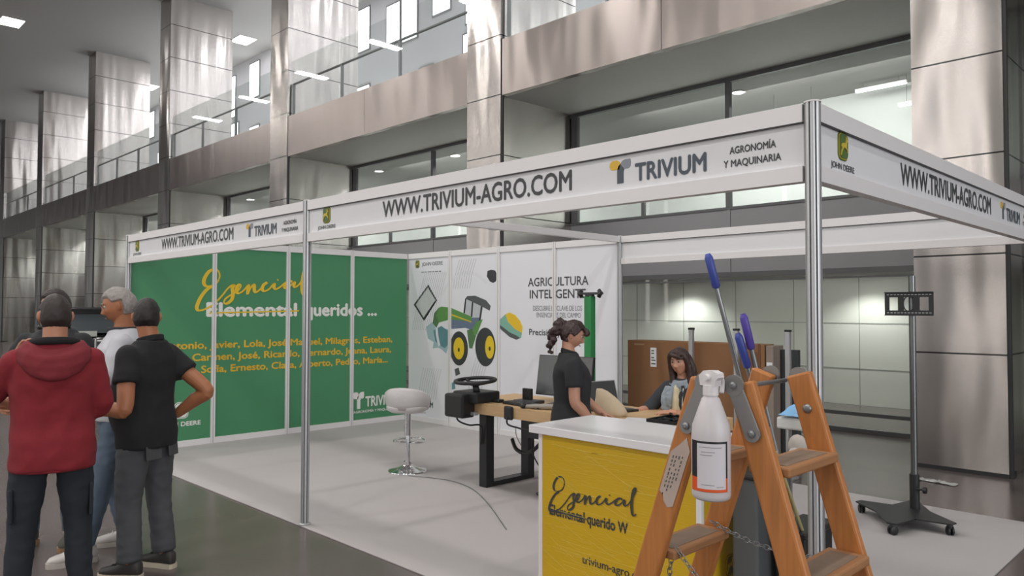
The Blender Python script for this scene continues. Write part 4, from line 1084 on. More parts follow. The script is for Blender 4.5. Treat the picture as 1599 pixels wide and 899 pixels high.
# ================================================================== CAR FAR BEHIND
M_car = mat('black_car_paint', '17181A', .18, var=.02, coat=.6)
hv = Vector((-10.54 - CAMP.x, 2.55 - CAMP.y, 0)).normalized()
t = thing('car', 'black car seen from behind at the far end of the hall, between the men', 'car', (-10.45, 2.50, -.012), math.atan2(-hv.x, hv.y))
k = dict(local=True)
MB().rings([(0, 2.1, .28, .86, 2.1), (0, 2.1, .42, .91, 2.15), (0, 2.1, .80, .92, 2.16), (0, 2.1, 1.00, .89, 2.1), (0, 2.1, 1.04, .84, 2.0)], 48, sq=7).build('body', M_car, t, True, angle=.6, **k)
MB().rings([(0, 1.75, 1.02, .84, 1.7), (0, 1.78, 1.25, .80, 1.58), (0, 1.80, 1.55, .72, 1.42), (0, 1.80, 1.68, .66, 1.30), (0, 1.80, 1.71, .50, 1.10)], 48, sq=7).build('cabin', M_car, t, True, angle=.6, **k)
MB().add([(-.70, .03, 1.10), (.70, .03, 1.10), (.60, .26, 1.54), (-.60, .26, 1.54)], [(0, 1, 2, 3)]).build('rear_window', mat('car_glass', '4A5054', .08, spec=.8), t, **k)
MB().box(-.80, .80, -.10, .06, .38, .62, bev=.04).build('bumper', mat('bumper_black', '232426', .5), t, **k)
for s_ in (-1, 1): MB().box(s_ * .62, s_ * .86, -.07, .02, .80, .98, bev=.02).build('tail_lamp', mat('tail_red', '5A1B1B', .2), t, **k)
p_ = MB().box(-.30, .22, -.10, -.07, 1.02, 1.15, bev=.006).build('number_plate', mat('plate', 'B9BBB6', .4), t, **k)
MB().box(-.30, -.26, -.103, -.098, 1.025, 1.145).build('plate_band', mat('plate_blue', '3A55A0', .4), p_, **k)
MB().box(-.86, .86, .06, .14, 1.66, 1.71, bev=.02).build('roof_spoiler', M_car, t, **k)
for s_ in (-1, 1):
    MB().tube([(s_ * .88, 2.9, 1.10), (s_ * 1.02, 2.9, 1.16)], .05, 10).ball((s_ * 1.04, 2.9, 1.2), (.10, .07, .09)).build('mirror', M_car, t, True, **k)
    for y in (.85, 3.45):
        MB().tube([(s_ * .70, y, .33), (s_ * .74, y, .33), (s_ * .90, y, .33), (s_ * .93, y, .33)], [.28, .33, .33, .28], 28).build('wheel', M_black, t, True, angle=.7, **k)

# ================================================================== PEOPLE
DG = None
def remeshed(mb, voxel, it=3, fac=.5, disp=None):
    """one closed continuous surface out of overlapping closed shapes"""
    me = bpy.data.meshes.new('raw'); me.from_pydata(mb.v, [], mb.f); me.update(); fix_normals(me)
    o = bpy.data.objects.new('raw', me); COL.objects.link(o)
    m = o.modifiers.new('r', 'REMESH'); m.mode = 'VOXEL'; m.voxel_size = voxel
    s_ = o.modifiers.new('s', 'SMOOTH'); s_.iterations = it; s_.factor = fac
    dg = bpy.context.evaluated_depsgraph_get()
    out = bpy.data.meshes.new_from_object(o.evaluated_get(dg))
    bpy.data.objects.remove(o); bpy.data.meshes.remove(me)
    if disp:
        ns = [v.normal.copy() for v in out.vertices]
        for v, n in zip(out.vertices, ns): v.co += n * disp(v.co, n)
    out.polygons.foreach_set('use_smooth', [True] * len(out.polygons)); out.update()
    return out
def put_mesh(name, me, m, parent):
    me.materials.clear(); me.materials.append(m); me.name = name
    o = bpy.data.objects.new(name, me); COL.objects.link(o); o.parent = parent; return o
def g2(x, z, xc, zc, sx, sz): return math.exp(-((x - xc) / sx) ** 2 - ((z - zc) / sz) ** 2)
def head_pt(th, ph, female=False, full=0.0):
    """point of the head; th from the crown, ph around with +Y forward"""
    st, ct = sin(th), cos(th)
    x = .0755 * st * cos(ph); y = .094 * st * sin(ph); z = .116 * ct
    if y < 0:
        y *= 1.06 if z > -.02 else max(.55, 1.06 - (-.02 - z) * 6.0)
    if z < -.02:
        t = (-.02 - z) / .096
        x *= 1 - (.30 if female else .20) * t ** 1.3
        if y > 0: y *= 1 - .10 * t
    if z < -.085 and y > 0: z = -.085 + (z + .085) * .8
    x *= 1 + full * max(0, -z) / .1
    if y > 0:
        e = 0
        e += .006 * (g2(x, z, .028, .036, .024, .011) + g2(x, z, -.028, .036, .024, .011))
        e += -.012 * (g2(x, z, .031, .012, .015, .011) + g2(x, z, -.031, .012, .015, .011))
        e += .014 * g2(x, z, 0, .008, .009, .022) + .028 * g2(x, z, 0, -.026, .0125, .017)
        e += .006 * (g2(x, z, .013, -.033, .007, .008) + g2(x, z, -.013, -.033, .007, .008))
        e += .006 * (g2(x, z, .042, -.018, .018, .018) + g2(x, z, -.042, -.018, .018, .018))
        e += .009 * (g2(x, z, 0, -.060, .020, .006) + g2(x, z, 0, -.071, .018, .006)) - .004 * g2(x, z, 0, -.0655, .022, .0025)
        e += .011 * g2(x, z, 0, -.096, .020, .013)
        y += e
    return Vector((x, y, z))
def head_mesh(mb, M, n=56, m=44, female=False, full=0.0, off=None):
    vs = []; fs = []
    for i in range(1, m):
        th = pi * i / m
        for j in range(n):
            ph = 2 * pi * j / n
            p = head_pt(th, ph, female, full)
            if off: p = p + p.normalized() * off(p, th, ph)
            vs.append(M @ p)
    for i in range(m - 2):
        for j in range(n): fs.append((i * n + j, (i + 1) * n + j, (i + 1) * n + (j + 1) % n, i * n + (j + 1) % n))
    t0 = len(vs)
    for a in (0.0001, pi - .0001):
        p = head_pt(a, 0, female, full)
        if off: p = p + p.normalized() * off(p, a, 0)
        vs.append(M @ p)
    for j in range(n):
        fs.append((t0, j, (j + 1) % n)); fs.append((t0 + 1, (m - 2) * n + (j + 1) % n, (m - 2) * n + j))
    mb.add(vs, fs)
def hand(mb, wrist, d, nrm, th, s, curl=.5, spread=.06):
    """palm, four separate bent fingers, thumb from the side; d along the hand, nrm out of the palm, th towards the thumb"""
    d = Vector(d).normalized(); nrm = Vector(nrm); nrm = (nrm - d * nrm.dot(d)).normalized()
    t = d.cross(nrm); t = t if t.dot(Vector(th)) > 0 else -t
    w = Vector(wrist)
    Mr = Matrix((t, nrm, d)).transposed()
    mb.ball(w + d * .048 * s, (.040 * s, .0155 * s, .054 * s), 16, Mr)
    mb.ball(w + d * .070 * s, (.041 * s, .013 * s, .026 * s), 14, Mr)
    mb.tube([w - d * .03 * s, w + d * .03 * s], [.024 * s, .026 * s], 12)
    for i, (o, L) in enumerate(((.030, .072), (.0105, .080), (-.0095, .074), (-.029, .058))):
        p = w + d * (.086 - (.006 if i in (0, 3) else 0)) * s + t * o * s
        dd = (d + t * spread * (1.2 - i * .8)).normalized()
        pts = [p - dd * .02 * s, p]; a = 0
        for f, c in ((.46, .55), (.30, .75), (.24, .5)):
            a += curl * c
            q = (dd * cos(a) + nrm * sin(a))
            p = p + q * L * f * s; pts.append(p)
        mb.tube(pts, [.0095 * s, .0092 * s, .0085 * s, .0078 * s, .0062 * s], 10)
    p = w + d * .022 * s + t * .026 * s
    pts = [p, p + (t * .75 + d * .6 + nrm * .25).normalized() * .038 * s]
    pts.append(pts[-1] + (t * .35 + d * .9 + nrm * .35 * (1 + curl)).normalized() * .030 * s)
    pts.append(pts[-1] + (t * .05 + d * .9 + nrm * .5 * (1 + curl)).normalized() * .024 * s)
    mb.tube(pts, [.014 * s, .0115 * s, .0100 * s, .0075 * s], 10)
def shoe(parent, ankle, fwd, s, mu, ms, ml=None, boot=0.0):
    f = Vector((fwd[0], fwd[1], 0)).normalized(); r = Vector((f.y, -f.x, 0))
    base = Vector((ankle[0], ankle[1], ankle[2]))
    M = Matrix(((r.x, f.x, 0, base.x), (r.y, f.y, 0, base.y), (0, 0, 1, base.z), (0, 0, 0, 1)))
    up = MB(); so = MB()
    def sect(q, w, h, z0):
        out = []
        for k in range(16):
            a = 2 * pi * k / 16
            out.append(Vector((w * math.copysign(abs(cos(a)) ** .75, cos(a)), q, z0 + h * (.5 + .5 * math.copysign(abs(sin(a)) ** .8, sin(a))))))
        return out
    prof = [(-.078, .018, .05), (-.070, .032, .085), (-.03, .036, .10 + boot), (.02, .038, .095 + boot * .7), (.06, .043, .070), (.11, .049, .055), (.155, .046, .045), (.185, .034, .036), (.20, .014, .02)]
    vs = []; fs = []
    for (q, w, h) in prof: vs += sect(q * s, w * s, h * s, .022 * s)
    for i in range(len(prof) - 1):
        for k in range(16): fs.append((i * 16 + k, i * 16 + (k + 1) % 16, (i + 1) * 16 + (k + 1) % 16, (i + 1) * 16 + k))
    fs.append(list(range(16))); fs.append([(len(prof) - 1) * 16 + k for k in range(16)])
    up.add(vs, fs).xform(M)
    o = up.build('shoe', mu, parent, True, local=True)
    sol = []
    for (q, w) in ((-.084, .016), (-.076, .034), (-.03, .040), (.03, .041), (.08, .049), (.12, .053), (.16, .050), (.19, .038), (.207, .016)):
        sol.append((q * s, w * s))
    pts = [(w, q) for q, w in sol] + [(-w, q) for q, w in reversed(sol)]
    so.prism(pts, lambda u, v, d: M @ Vector((u, v, d)), 0.0, .030 * s)
    so.build('sole', ms, o, local=True)
    if ml:
        la = MB()
        for i in range(4):
            q = (.035 + i * .024) * s; z = (.118 - i * .012 + boot * .5 * (1 - i / 3)) * s
            la.tube([M @ Vector((-.026 * s, q, z - .012 * s)), M @ Vector((0, q + .005 * s, z)), M @ Vector((.026 * s, q, z - .012 * s))], .0035 * s, 6)
        o2 = la.build('laces', ml, o, local=True); o2['kind'] = 'stuff'
    return o

def folds(amp, fr, seed, vert=1.0):
    sd = Vector((seed * 3.1, seed * 1.7, seed))
    def f(p, n):
        q = Vector((p.x * fr, p.y * fr, p.z * fr * vert)) + sd
        a = noise.noise(q); b = noise.noise(q * 2.3)
        return amp * ((1 - abs(a) * 2) * .8 + b * .5)
    return f
M_eye = mat('eye_white', 'B4AAA2', .3, var=0); M_iris = mat('iris_brown', '2E211B', .2, var=0)

def person(label, loc, heading, H, skin, P, hair, shirt, trousers, shoes_, body=None):
    """P: joints for a 1.75 m figure, forward +Y, right +X; drop moves the upper body down"""
    s = H / 1.75
    t = thing('person', label, 'person', loc, math.atan2(-heading[0], heading[1]))
    drop = Vector((0, P.get('dy', 0), P.get('drop', 0)))
    hipz = .92
    V = lambda p: Vector(p) * s + drop
    lean = P.get('lean', 0.0)
    def U(p):      # upper body: leans about the hips
        p = Vector(p); q = p - Vector((0, 0, hipz)); c, sn = cos(lean), sin(lean)
        return V(Vector((q.x, q.y * c + q.z * sn, -q.y * sn + q.z * c)) + Vector((0, 0, hipz)))
    g = P.get('girth', 1.0); belly = P.get('belly', 0.0); fem = P.get('female', False)
    sw = P.get('shoulder', .205 if not fem else .175)
    wa = (.150 if not fem else .128) * g
    tor = [(0, -.005, .80, .164 * g, .114 * g), (0, -.005, .88, .168 * g, .118 * g), (0, .0 + belly * .5, .97, .165 * g, .115 * g + belly * .6), (0, .01 + belly * .7, 1.06, wa * 1.05, .105 * g + belly), (0, .01 + belly * .5, 1.16, wa * 1.07, .108 * g + belly * .6), (0, .008, 1.27, .170 * (g if not fem else .9), .118 * g), (0, .0, 1.345, sw * .90, .112 * (g * .5 + .5)), (0, -.012, 1.405, sw * .80, .090), (0, -.02, 1.445, sw * .58, .070), (0, -.022, 1.48, sw * .40, .062), (0, -.02, 1.505, .064, .058)]
    def torso(mb, o, z0=0.0, z1=9):
        vs = []; rs = [r for r in tor if z0 <= r[2] <= z1]; n = 28; fs = []
        for (x, y, z, rx, ry) in rs:
            for j in range(n):
                a = 2 * pi * j / n; ca, sa = cos(a), sin(a)
                vs.append(U((x + (rx + o) * math.copysign(abs(ca) ** .85, ca), y + (ry + o) * math.copysign(abs(sa) ** .9, sa), z)))
        for i in range(len(rs) - 1):
            for j in range(n): fs.append((i * n + j, i * n + (j + 1) % n, (i + 1) * n + (j + 1) % n, (i + 1) * n + j))
        fs.append(list(reversed(range(n)))); fs.append([(len(rs) - 1) * n + j for j in range(n)])
        mb.add(vs, fs)
    arms = {}
    for sd, key in ((-1, 'L'), (1, 'R')):
        a = P[key]
        sh = a.get('sh', (sd * sw * .87, -.005, 1.385)); arms[key] = (U(sh), U(a['el']), U(a['wr']))
    legs = {}
    for sd, key in ((-1, 'LL'), (1, 'RL')):
        l = P.get(key, [(sd * .09, 0, .90), (sd * .105, .015, .49), (sd * .11, -.01, .09)])
        legs[key] = [Vector(q) * s + (drop if i == 0 else Vector((0, 0, 0))) for i, q in enumerate(l)]
    # ---- skin body
    hc = P.get('head', (0, .012, 1.632))
    hp = U(hc); hr = Matrix.Rotation(P.get('hyaw', 0), 4, 'Z') @ Matrix.Rotation(P.get('htilt', 0), 4, 'Y') @ Matrix.Rotation(P.get('hpitch', 0), 4, 'X')
    MH = Matrix.Translation(hp) @ hr @ Matrix.Scale(s * P.get('hscale', 1.0), 4)
    b = MB()
    torso(b, -.012)
    neck0 = U((0, -.02, 1.44)); neck1 = MH @ Vector((0, -.02, -.05))
    b.tube([neck0, (neck0 + neck1) / 2 + Vector((0, -.004, 0)), neck1], [.074 * s, (.062 if not fem else .053) * s, (.060 if not fem else .050) * s], 18)
    head_mesh(b, MH, female=fem, full=P.get('full', 0))
    for sd in (-1, 1):
        Mx = MH @ Matrix.Translation((sd * .076, -.008, -.002)) @ Matrix.Rotation(sd * rad(22), 4, 'Z') @ Matrix.Rotation(rad(-8), 4, 'X')
        e = MB().ball((0, 0, 0), (.009, .019, .032), 14); b.add([Mx @ p for p in e.v], e.f)
        e = MB().ball((sd * .004, -.012, .004), (.007, .010, .024), 10); b.add([Mx @ p for p in e.v], e.f)
    ar = P.get('arm', 1.0)
    for sd, key in ((-1, 'L'), (1, 'R')):
        sh, el, wr = arms[key]; k_ = s * ar
        b.tube(spline([sh, sh.lerp(el, .5), el, el.lerp(wr, .35), wr], 4), lerps([.050 * k_, .046 * k_, .041 * k_, .041 * k_, .026 * k_], 4), 16)
        b.ball(sh, .056 * k_, 14); b.ball(el, .041 * k_, 12)
        a = P[key]
        hand(b, wr, a['hd'], a['hn'], a['ht'], s * a.get('hs', 1.0), a.get('curl', .5))
    for key in ('LL', 'RL'):
        h, k_, a = legs[key]
        b.tube(spline([h, h.lerp(k_, .5), k_, k_.lerp(a, .35), a], 4), lerps([.078 * s, .068 * s, .052 * s, .050 * s, .036 * s], 4), 16)
    put_mesh('body', remeshed(b, .0048 * max(s, .95), 3, .5), skin, t)
    # eyes
    for sd in (-1, 1):
        c = MH @ Vector((sd * .031, .0755, .012))
        e = MB().ball(c, .0125 * s, 12).build('eye', M_eye, t, True, local=True)
        c2 = MH @ Vector((sd * .031, .0855, .0115))
        MB().ball(c2, (.0068 * s,) * 3, 10).build('iris', M_iris, e, True, local=True)
        br = MB().tube([MH @ Vector((sd * .016, .098, .031)), MH @ Vector((sd * .031, .0955, .037)), MH @ Vector((sd * .048, .081, .032))], [.0028 * s, .0034 * s, .002 * s], 6)
        br.build('eyebrow', hair['m'], t, True, local=True)
    lp = MB().tube([MH @ Vector((-.021, .0865, -.0655)), MH @ Vector((0, .0965, -.0645)), MH @ Vector((.021, .0865, -.0655))], [.002 * s, .0048 * s, .002 * s], 8)
    lp.build('lips', P.get('lipm', mat('lips', '8E5A50', .5, var=.02)), t, True, local=True)
    # hair
    hb = MB(); mask = hair['mask']; th_ = hair.get('t', .012)
    def off(p, th, ph):
        k_ = mask(p); k_ = max(0, min(1, k_))
        nz = noise.noise(p * hair.get('nf', 60)) * hair.get('na', .002)
        return -.010 + (th_ + .010 + nz) * (k_ * k_ * (3 - 2 * k_))
    head_mesh(hb, MH, 64, 52, fem, P.get('full', 0), off)
    for fn in hair.get('extra', []): fn(hb, MH, s)
    hm = remeshed(hb, .005, 2, .5, (lambda p, n: noise.noise(Vector((p.x * 90, p.y * 90, p.z * 40))) * hair.get('rough', .0015)))
    put_mesh('hair', hm, hair['m'], t)
    # ---- upper garment
    sb = MB(); o = shirt.get('o', .012)
    torso(sb, o, shirt.get('z0', .80), 1.485)
    fr = {'short': .50, 'long': 1.0, 'three': 1.18}
    for key in ('L', 'R'):
        sh, el, wr = arms[key]; q = shirt['sleeve']; k_ = s * ar * shirt.get('sk', 1.0)
        if q == 'short':
            e = sh.lerp(el, shirt.get('sl', .62)); sb.tube([sh, sh.lerp(e, .5), e], [.062 * k_, .064 * k_, .066 * k_], 18); sb.ball(sh, .062 * k_, 16)
        else:
            f = shirt.get('sl', .93); e = el.lerp(wr, f)
            sb.tube(spline([sh, sh.lerp(el, .5), el, el.lerp(e, .5), e], 4), lerps([.062 * k_, .062 * k_, .057 * k_, .053 * k_, .042 * k_], 4), 18); sb.ball(sh, .063 * k_, 16); sb.ball(el, .058 * k_, 14)
    for fn in shirt.get('extra', []): fn(sb, U, s)
    so_ = put_mesh(shirt['name'], remeshed(sb, .011, 4, .5, folds(shirt.get('fa', .006), shirt.get('ff', 7), len(label))), shirt['m'], t)
    for fn in shirt.get('parts', []): fn(so_, U, s, MH, arms)
    # ---- trousers
    if trousers:
        tb = MB(); vs = []
        torso(tb, trousers.get('o', .006), .80, trousers.get('z1', .98))
        for key in ('LL', 'RL'):
            h, k_, a = legs[key]; w = trousers.get('w', 1.0) * s
            a2 = a + (k_ - a).normalized() * .015
            tb.tube(spline([h, h.lerp(k_, .5), k_, k_.lerp(a2, .5), a2], 5), lerps([.100 * w, .090 * w, .072 * w, .066 * w, trousers.get('cuff', .062) * w], 5), 20)
            tb.ball(h + Vector((0, 0, -.02)), .10 * w, 16)
        tr = put_mesh('trousers', remeshed(tb, .012, 3, .5, folds(.006, 8, len(label) + 3, 1.6)), trousers['m'], t)
        for fn in trousers.get('parts', []): fn(tr, V, s)
    if shoes_:
        for key in ('LL', 'RL'):
            a = legs[key][2]; fw = P.get('foot' + key, (.12 if key == 'RL' else -.12, 1))
            shoe(t, (a.x, a.y, 0.0), fw, s, *shoes_)
    return t

SK1 = mat('skin_warm', 'B07A5E', .5, var=.07, scale=9); SK2 = mat('skin_tan', 'A56B4A', .5, var=.07, scale=9); SK3 = mat('skin_light', 'C29078', .5, var=.07, scale=9)
def short_mask(fade=0.0, front=.055):
    """hair cap of short men's hair: nape low at the back, above the ears at the side, high at the forehead"""
    def f(p):
        line = front if p.y > .045 else (-.062 if p.y < -.03 else -.062 + (p.y + .03) / .075 * (front + .062) * (1 if p.y > .0 else .45))
        if abs(p.x) > .062 and p.y > -.03 and p.z < .028: return 0
        return (p.z - line) / .014 + .5
    return f
def strand(pts, rs):
    return lambda hb, M, s: hb.tube(spline([M @ Vector(p) for p in pts], 4), lerps([r * s for r in rs], 4), 10)

def arm_down(sd): return dict(el=(sd * .27, -.03, 1.12), wr=(sd * .27, .06, .88), hd=(0, .15, -1), hn=(-sd, 0, 0), ht=(0, 1, 0))

HR = Rt; HF = FH
def hv_(a, b): v = HR * a + HF * b; return v.normalized()

# --- man in the red hoodie, seen from behind
def hood(o, U, s, MH, arms):
    M_red2 = mat('red_hood', '74222A', .9, var=.12, scale=30, bump=.15, bscale=220)
    hb = MB()
    for (r, z, y, q) in ((.125, 1.455, -.045, .040), (.145, 1.425, -.065, .042), (.150, 1.39, -.075, .036), (.125, 1.35, -.10, .030)):
        pts = []
        for i in range(19):
            a = rad(150) + rad(240) * i / 18
            pts.append(U((r * cos(a) * 1.02, y + r * .72 * sin(a) - .0 + .03, z - .05 * max(0, -sin(a)) ** 2 + .015)))
        hb.tube(pts, [q * s * (.55 + .45 * sin(pi * i / 18)) for i in range(19)], 12)
    put_mesh('hood', remeshed(hb, .010, 5, .6, folds(.005, 10, 4)), M_red2, o)
    lb = MB()
    pts = [U((.105 * cos(2 * pi * i / 24), -.022 + .085 * sin(2 * pi * i / 24), 1.49 + .012 * -sin(2 * pi * i / 24))) for i in range(25)]
    lb.tube(pts, .022 * s, 10, cap=False); put_mesh('hood_lining', remeshed(lb, .008, 3), mat('black_fleece', '1E1C1E', .95), o)
def hem_band(z, g, m, nm='hem'):
    def f(o, U, s, MH, arms):
        b = MB(); n = 40
        b.tube([U(((.164 * g + .008) * cos(2 * pi * i / n), -.005 + (.114 * g + .008) * sin(2 * pi * i / n), z)) for i in range(n + 1)], .012 * s, 8, cap=False)
        b.build(nm, m, o, True, local=True)
    return f
def sleeves_collar(z, r, m, nm='collar', h=.02):
    def f(o, U, s, MH, arms):
        b = MB(); n = 32
        for dz in (0, h):
            b.tube([U((r * cos(2 * pi * i / n), -.022 + r * .86 * sin(2 * pi * i / n) + dz * .2, z + dz - .018 * sin(2 * pi * i / n))) for i in range(n + 1)], .011 * s, 8, cap=False)
        put_mesh(nm, remeshed(b, .006, 2), m, o)
    return f
def cargo(tr, V, s):
    for sd in (-1, 1):
        MB().box(.0, .02, -.07, .07, -.09, .09, None, .008).xform(Matrix.Translation(V((sd * .178, .0, .62))) @ Matrix.Rotation(0 if sd > 0 else pi, 4, 'Z')).build('side_pocket', mat('navy_pocket', '22272F', .9, var=.1, scale=40), tr, local=True)
M_hair_d = mat('dark_hair', '2B211F', .6, var=.3, scale=120); M_hair_g = mat('grey_hair', '8D8783', .6, var=.25, scale=120); M_hair_b = mat('brown_hair', '3A2A26', .5, var=.35, scale=90, stretch=(1, 1, .2)); M_hair_m = mat('maroon_hair', '33211F', .45, var=.4, scale=60)
M_red = mat('red_hoodie_cloth', '7E1F28', .9, var=.12, scale=12, bump=.12, bscale=260)
M_navy = mat('navy_work_trousers', '23282F', .9, var=.12, scale=14, bump=.1, bscale=200)
M_blackcloth = mat('black_cotton', '1C1C1E', .9, var=.1, scale=14, bump=.08, bscale=200)
M_jgrey = mat('grey_denim', '4B4D50', .9, var=.18, scale=9, bump=.12, bscale=180)
M_jblue = mat('blue_denim', '5C6B7C', .9, var=.2, scale=9, bump=.12, bscale=180)
M_whitecl = mat('white_jacket_cloth', 'BFC0C6', .8, var=.05, scale=10, bump=.06, bscale=120)
M_tan = mat('tan_leather', '9A7A5C', .6, var=.1); M_wsn = mat('white_sneaker', 'C6C0BC', .5, var=.04); M_sole = mat('pale_sole', 'B5ADA6', .6, var=.03); M_dsole = mat('dark_sole', '2B2726', .6)
person('man in a red hoodie and navy work trousers seen from behind, hand at his chin', (4.565, -1.865, -.012), (Vector((4.56, -1.87, 0)) - Vector((CAMP.x, CAMP.y, 0))).normalized(), 1.745, SK1,
    dict(L=dict(el=(-.30, .12, 1.20), wr=(-.175, .13, 1.40), hd=(.45, -.15, 1), hn=(.5, -.6, 0), ht=(0, .4, .5), curl=.9),
         R=dict(el=(.225, .03, 1.12), wr=(-.16, .25, 1.13), hd=(-1, -.25, .12), hn=(0, -.8, .6), ht=(0, .3, 1), curl=.7), girth=1.10, shoulder=.20, arm=1.04, footLL=(-.2, 1), footRL=(.2, 1),
         LL=[(-.10, 0, .90), (-.135, .02, .49), (-.165, -.01, .09)], RL=[(.10, 0, .90), (.125, .02, .49), (.145, -.01, .09)], hyaw=rad(6)),
    dict(m=M_hair_d, mask=short_mask(), t=.009, rough=.0012),
    dict(name='hoodie', m=M_red, sleeve='long', o=.022, sk=1.08, fa=.009, ff=7, z0=.79, parts=[hood, hem_band(.805, 1.11, M_red)]),
    dict(m=M_navy, w=.98, parts=[cargo]), (mat('dark_work_shoe', '2A2623', .6), M_dsole, M_blackcloth))
# --- man in the black polo, hands on hips
def belt_line(tr, V, s):
    for sd in (-1, 1):
        MB().box(-.055, .055, -.006, .006, -.065, .06, None, .005).xform(Matrix.Translation(V((sd * .088, -.130, .80))) @ Matrix.Rotation(rad(sd * 12), 4, 'Z') @ Matrix.Rotation(rad(-6), 4, 'X')).build('back_pocket', mat('grey_denim_pocket', '454749', .9, var=.15, scale=30), tr, local=True)
person('man in a black polo shirt and grey jeans with his hand on his hip', (4.21, -1.25, -.012), hv_(-.96, .25), 1.735, SK2,
    dict(L=dict(el=(-.265, -.06, 1.07), wr=(-.275, .16, 1.06), hd=(.25, .9, -.12), hn=(.9, -.2, 0), ht=(0, .3, 1), curl=.55),
         R=dict(el=(.235, -.27, 1.14), wr=(.205, -.06, .98), hd=(-.3, .9, -.2), hn=(-.9, -.2, 0), ht=(0, .3, 1), curl=.5), girth=1.10, belly=.05, shoulder=.20, arm=1.16, full=.10, hyaw=rad(-50),
         LL=[(-.095, 0, .90), (-.115, .03, .49), (-.13, .0, .09)], RL=[(.095, 0, .90), (.105, -.01, .49), (.11, -.06, .09)]),
    dict(m=mat('near_black_hair', '1F1A19', .6, var=.3, scale=120), mask=short_mask(front=.06), t=.010),
    dict(name='polo_shirt', m=M_blackcloth, sleeve='short', sl=.52, o=.020, z0=.80, fa=.006, parts=[sleeves_collar(1.475, .078, M_blackcloth)]),
    dict(m=M_jgrey, w=1.06, cuff=.068, parts=[belt_line]), (mat('dark_sneaker', '33302E', .6), mat('cream_sole', 'C4B9A6', .6), M_blackcloth))
# --- grey-haired man in the white jacket
def jacket_parts(o, U, s, MH, arms):
    MB().tube([U((-.005, .145, 1.42)), U((-.005, .150, 1.25)), U((-.005, .145, 1.05))], .006 * s, 8).build('zip', M_steelgrey, o, True, local=True)
    b = MB().tube([U((.085 * cos(a), -.015 + .078 * sin(a), 1.475)) for a in [2 * pi * i / 30 for i in range(31)]], .020 * s, 10, cap=False)
    put_mesh('dark_collar', remeshed(b, .008, 2), mat('charcoal_collar', '2E3136', .9), o)
person('grey haired man in a white jacket and blue jeans with folded arms', (3.66, -1.24, -.012), hv_(-.80, -.42), 1.81, SK2,
    dict(L=dict(el=(-.27, .06, 1.15), wr=(-.02, .255, 1.19), hd=(1, .1, .15), hn=(0, -1, .2), ht=(0, .2, 1), curl=.6),
         R=dict(el=(.27, .06, 1.15), wr=(.03, .29, 1.25), hd=(-1, .05, .2), hn=(0, -1, 0), ht=(0, .2, 1), curl=.6), girth=1.05, hpitch=rad(-14), hyaw=rad(-10),
         LL=[(-.10, 0, .90), (-.12, .09, .49), (-.15, .19, .09)], RL=[(.10, 0, .90), (.13, .03, .49), (.16, -.06, .09)], footLL=(-.1, 1), footRL=(.15, 1)),
    dict(m=M_hair_g, mask=short_mask(front=.066), t=.017, rough=.003, nf=40, na=.005),
    dict(name='jacket', m=M_whitecl, sleeve='long', sl=.90, o=.024, sk=1.08, z0=.86, fa=.008, parts=[jacket_parts]),
    dict(m=M_jblue, w=.95), (M_wsn, M_sole, mat('lace_white', 'D8D4D0', .7)))
# --- man in the dark jacket, mostly hidden
person('man in a dark jacket and faded jeans half hidden behind the red hoodie', (3.17, -1.52, -.012), hv_(.12, -1), 1.80, SK1,
    dict(L=arm_down(-1), R=dict(el=(.33, .02, 1.14), wr=(.24, .22, .98), hd=(-.6, .6, -.1), hn=(-.5, -.5, 0), ht=(0, .2, 1), curl=.6), girth=1.05, shoulder=.205, hyaw=rad(-15),
         LL=[(-.10, 0, .90), (-.12, .02, .49), (-.14, .0, .09)], RL=[(.10, 0, .90), (.12, .03, .49), (.14, .02, .09)]),
    dict(m=M_hair_d, mask=short_mask(front=.06), t=.018, rough=.003),
    dict(name='jacket', m=mat('dark_jacket_cloth', '26282B', .85, var=.1, scale=12), sleeve='long', o=.026, sk=1.1, z0=.80, fa=.010, parts=[sleeves_collar(1.475, .085, mat('dark_jacket_collar', '1F2022', .9), 'collar', .03)]),
    dict(m=mat('faded_denim', '66747C', .9, var=.2, scale=9), w=1.0), (mat('olive_boot', '4A4A40', .7), mat('tan_boot_sole', '9A7A5C', .7), M_blackcloth, .03))
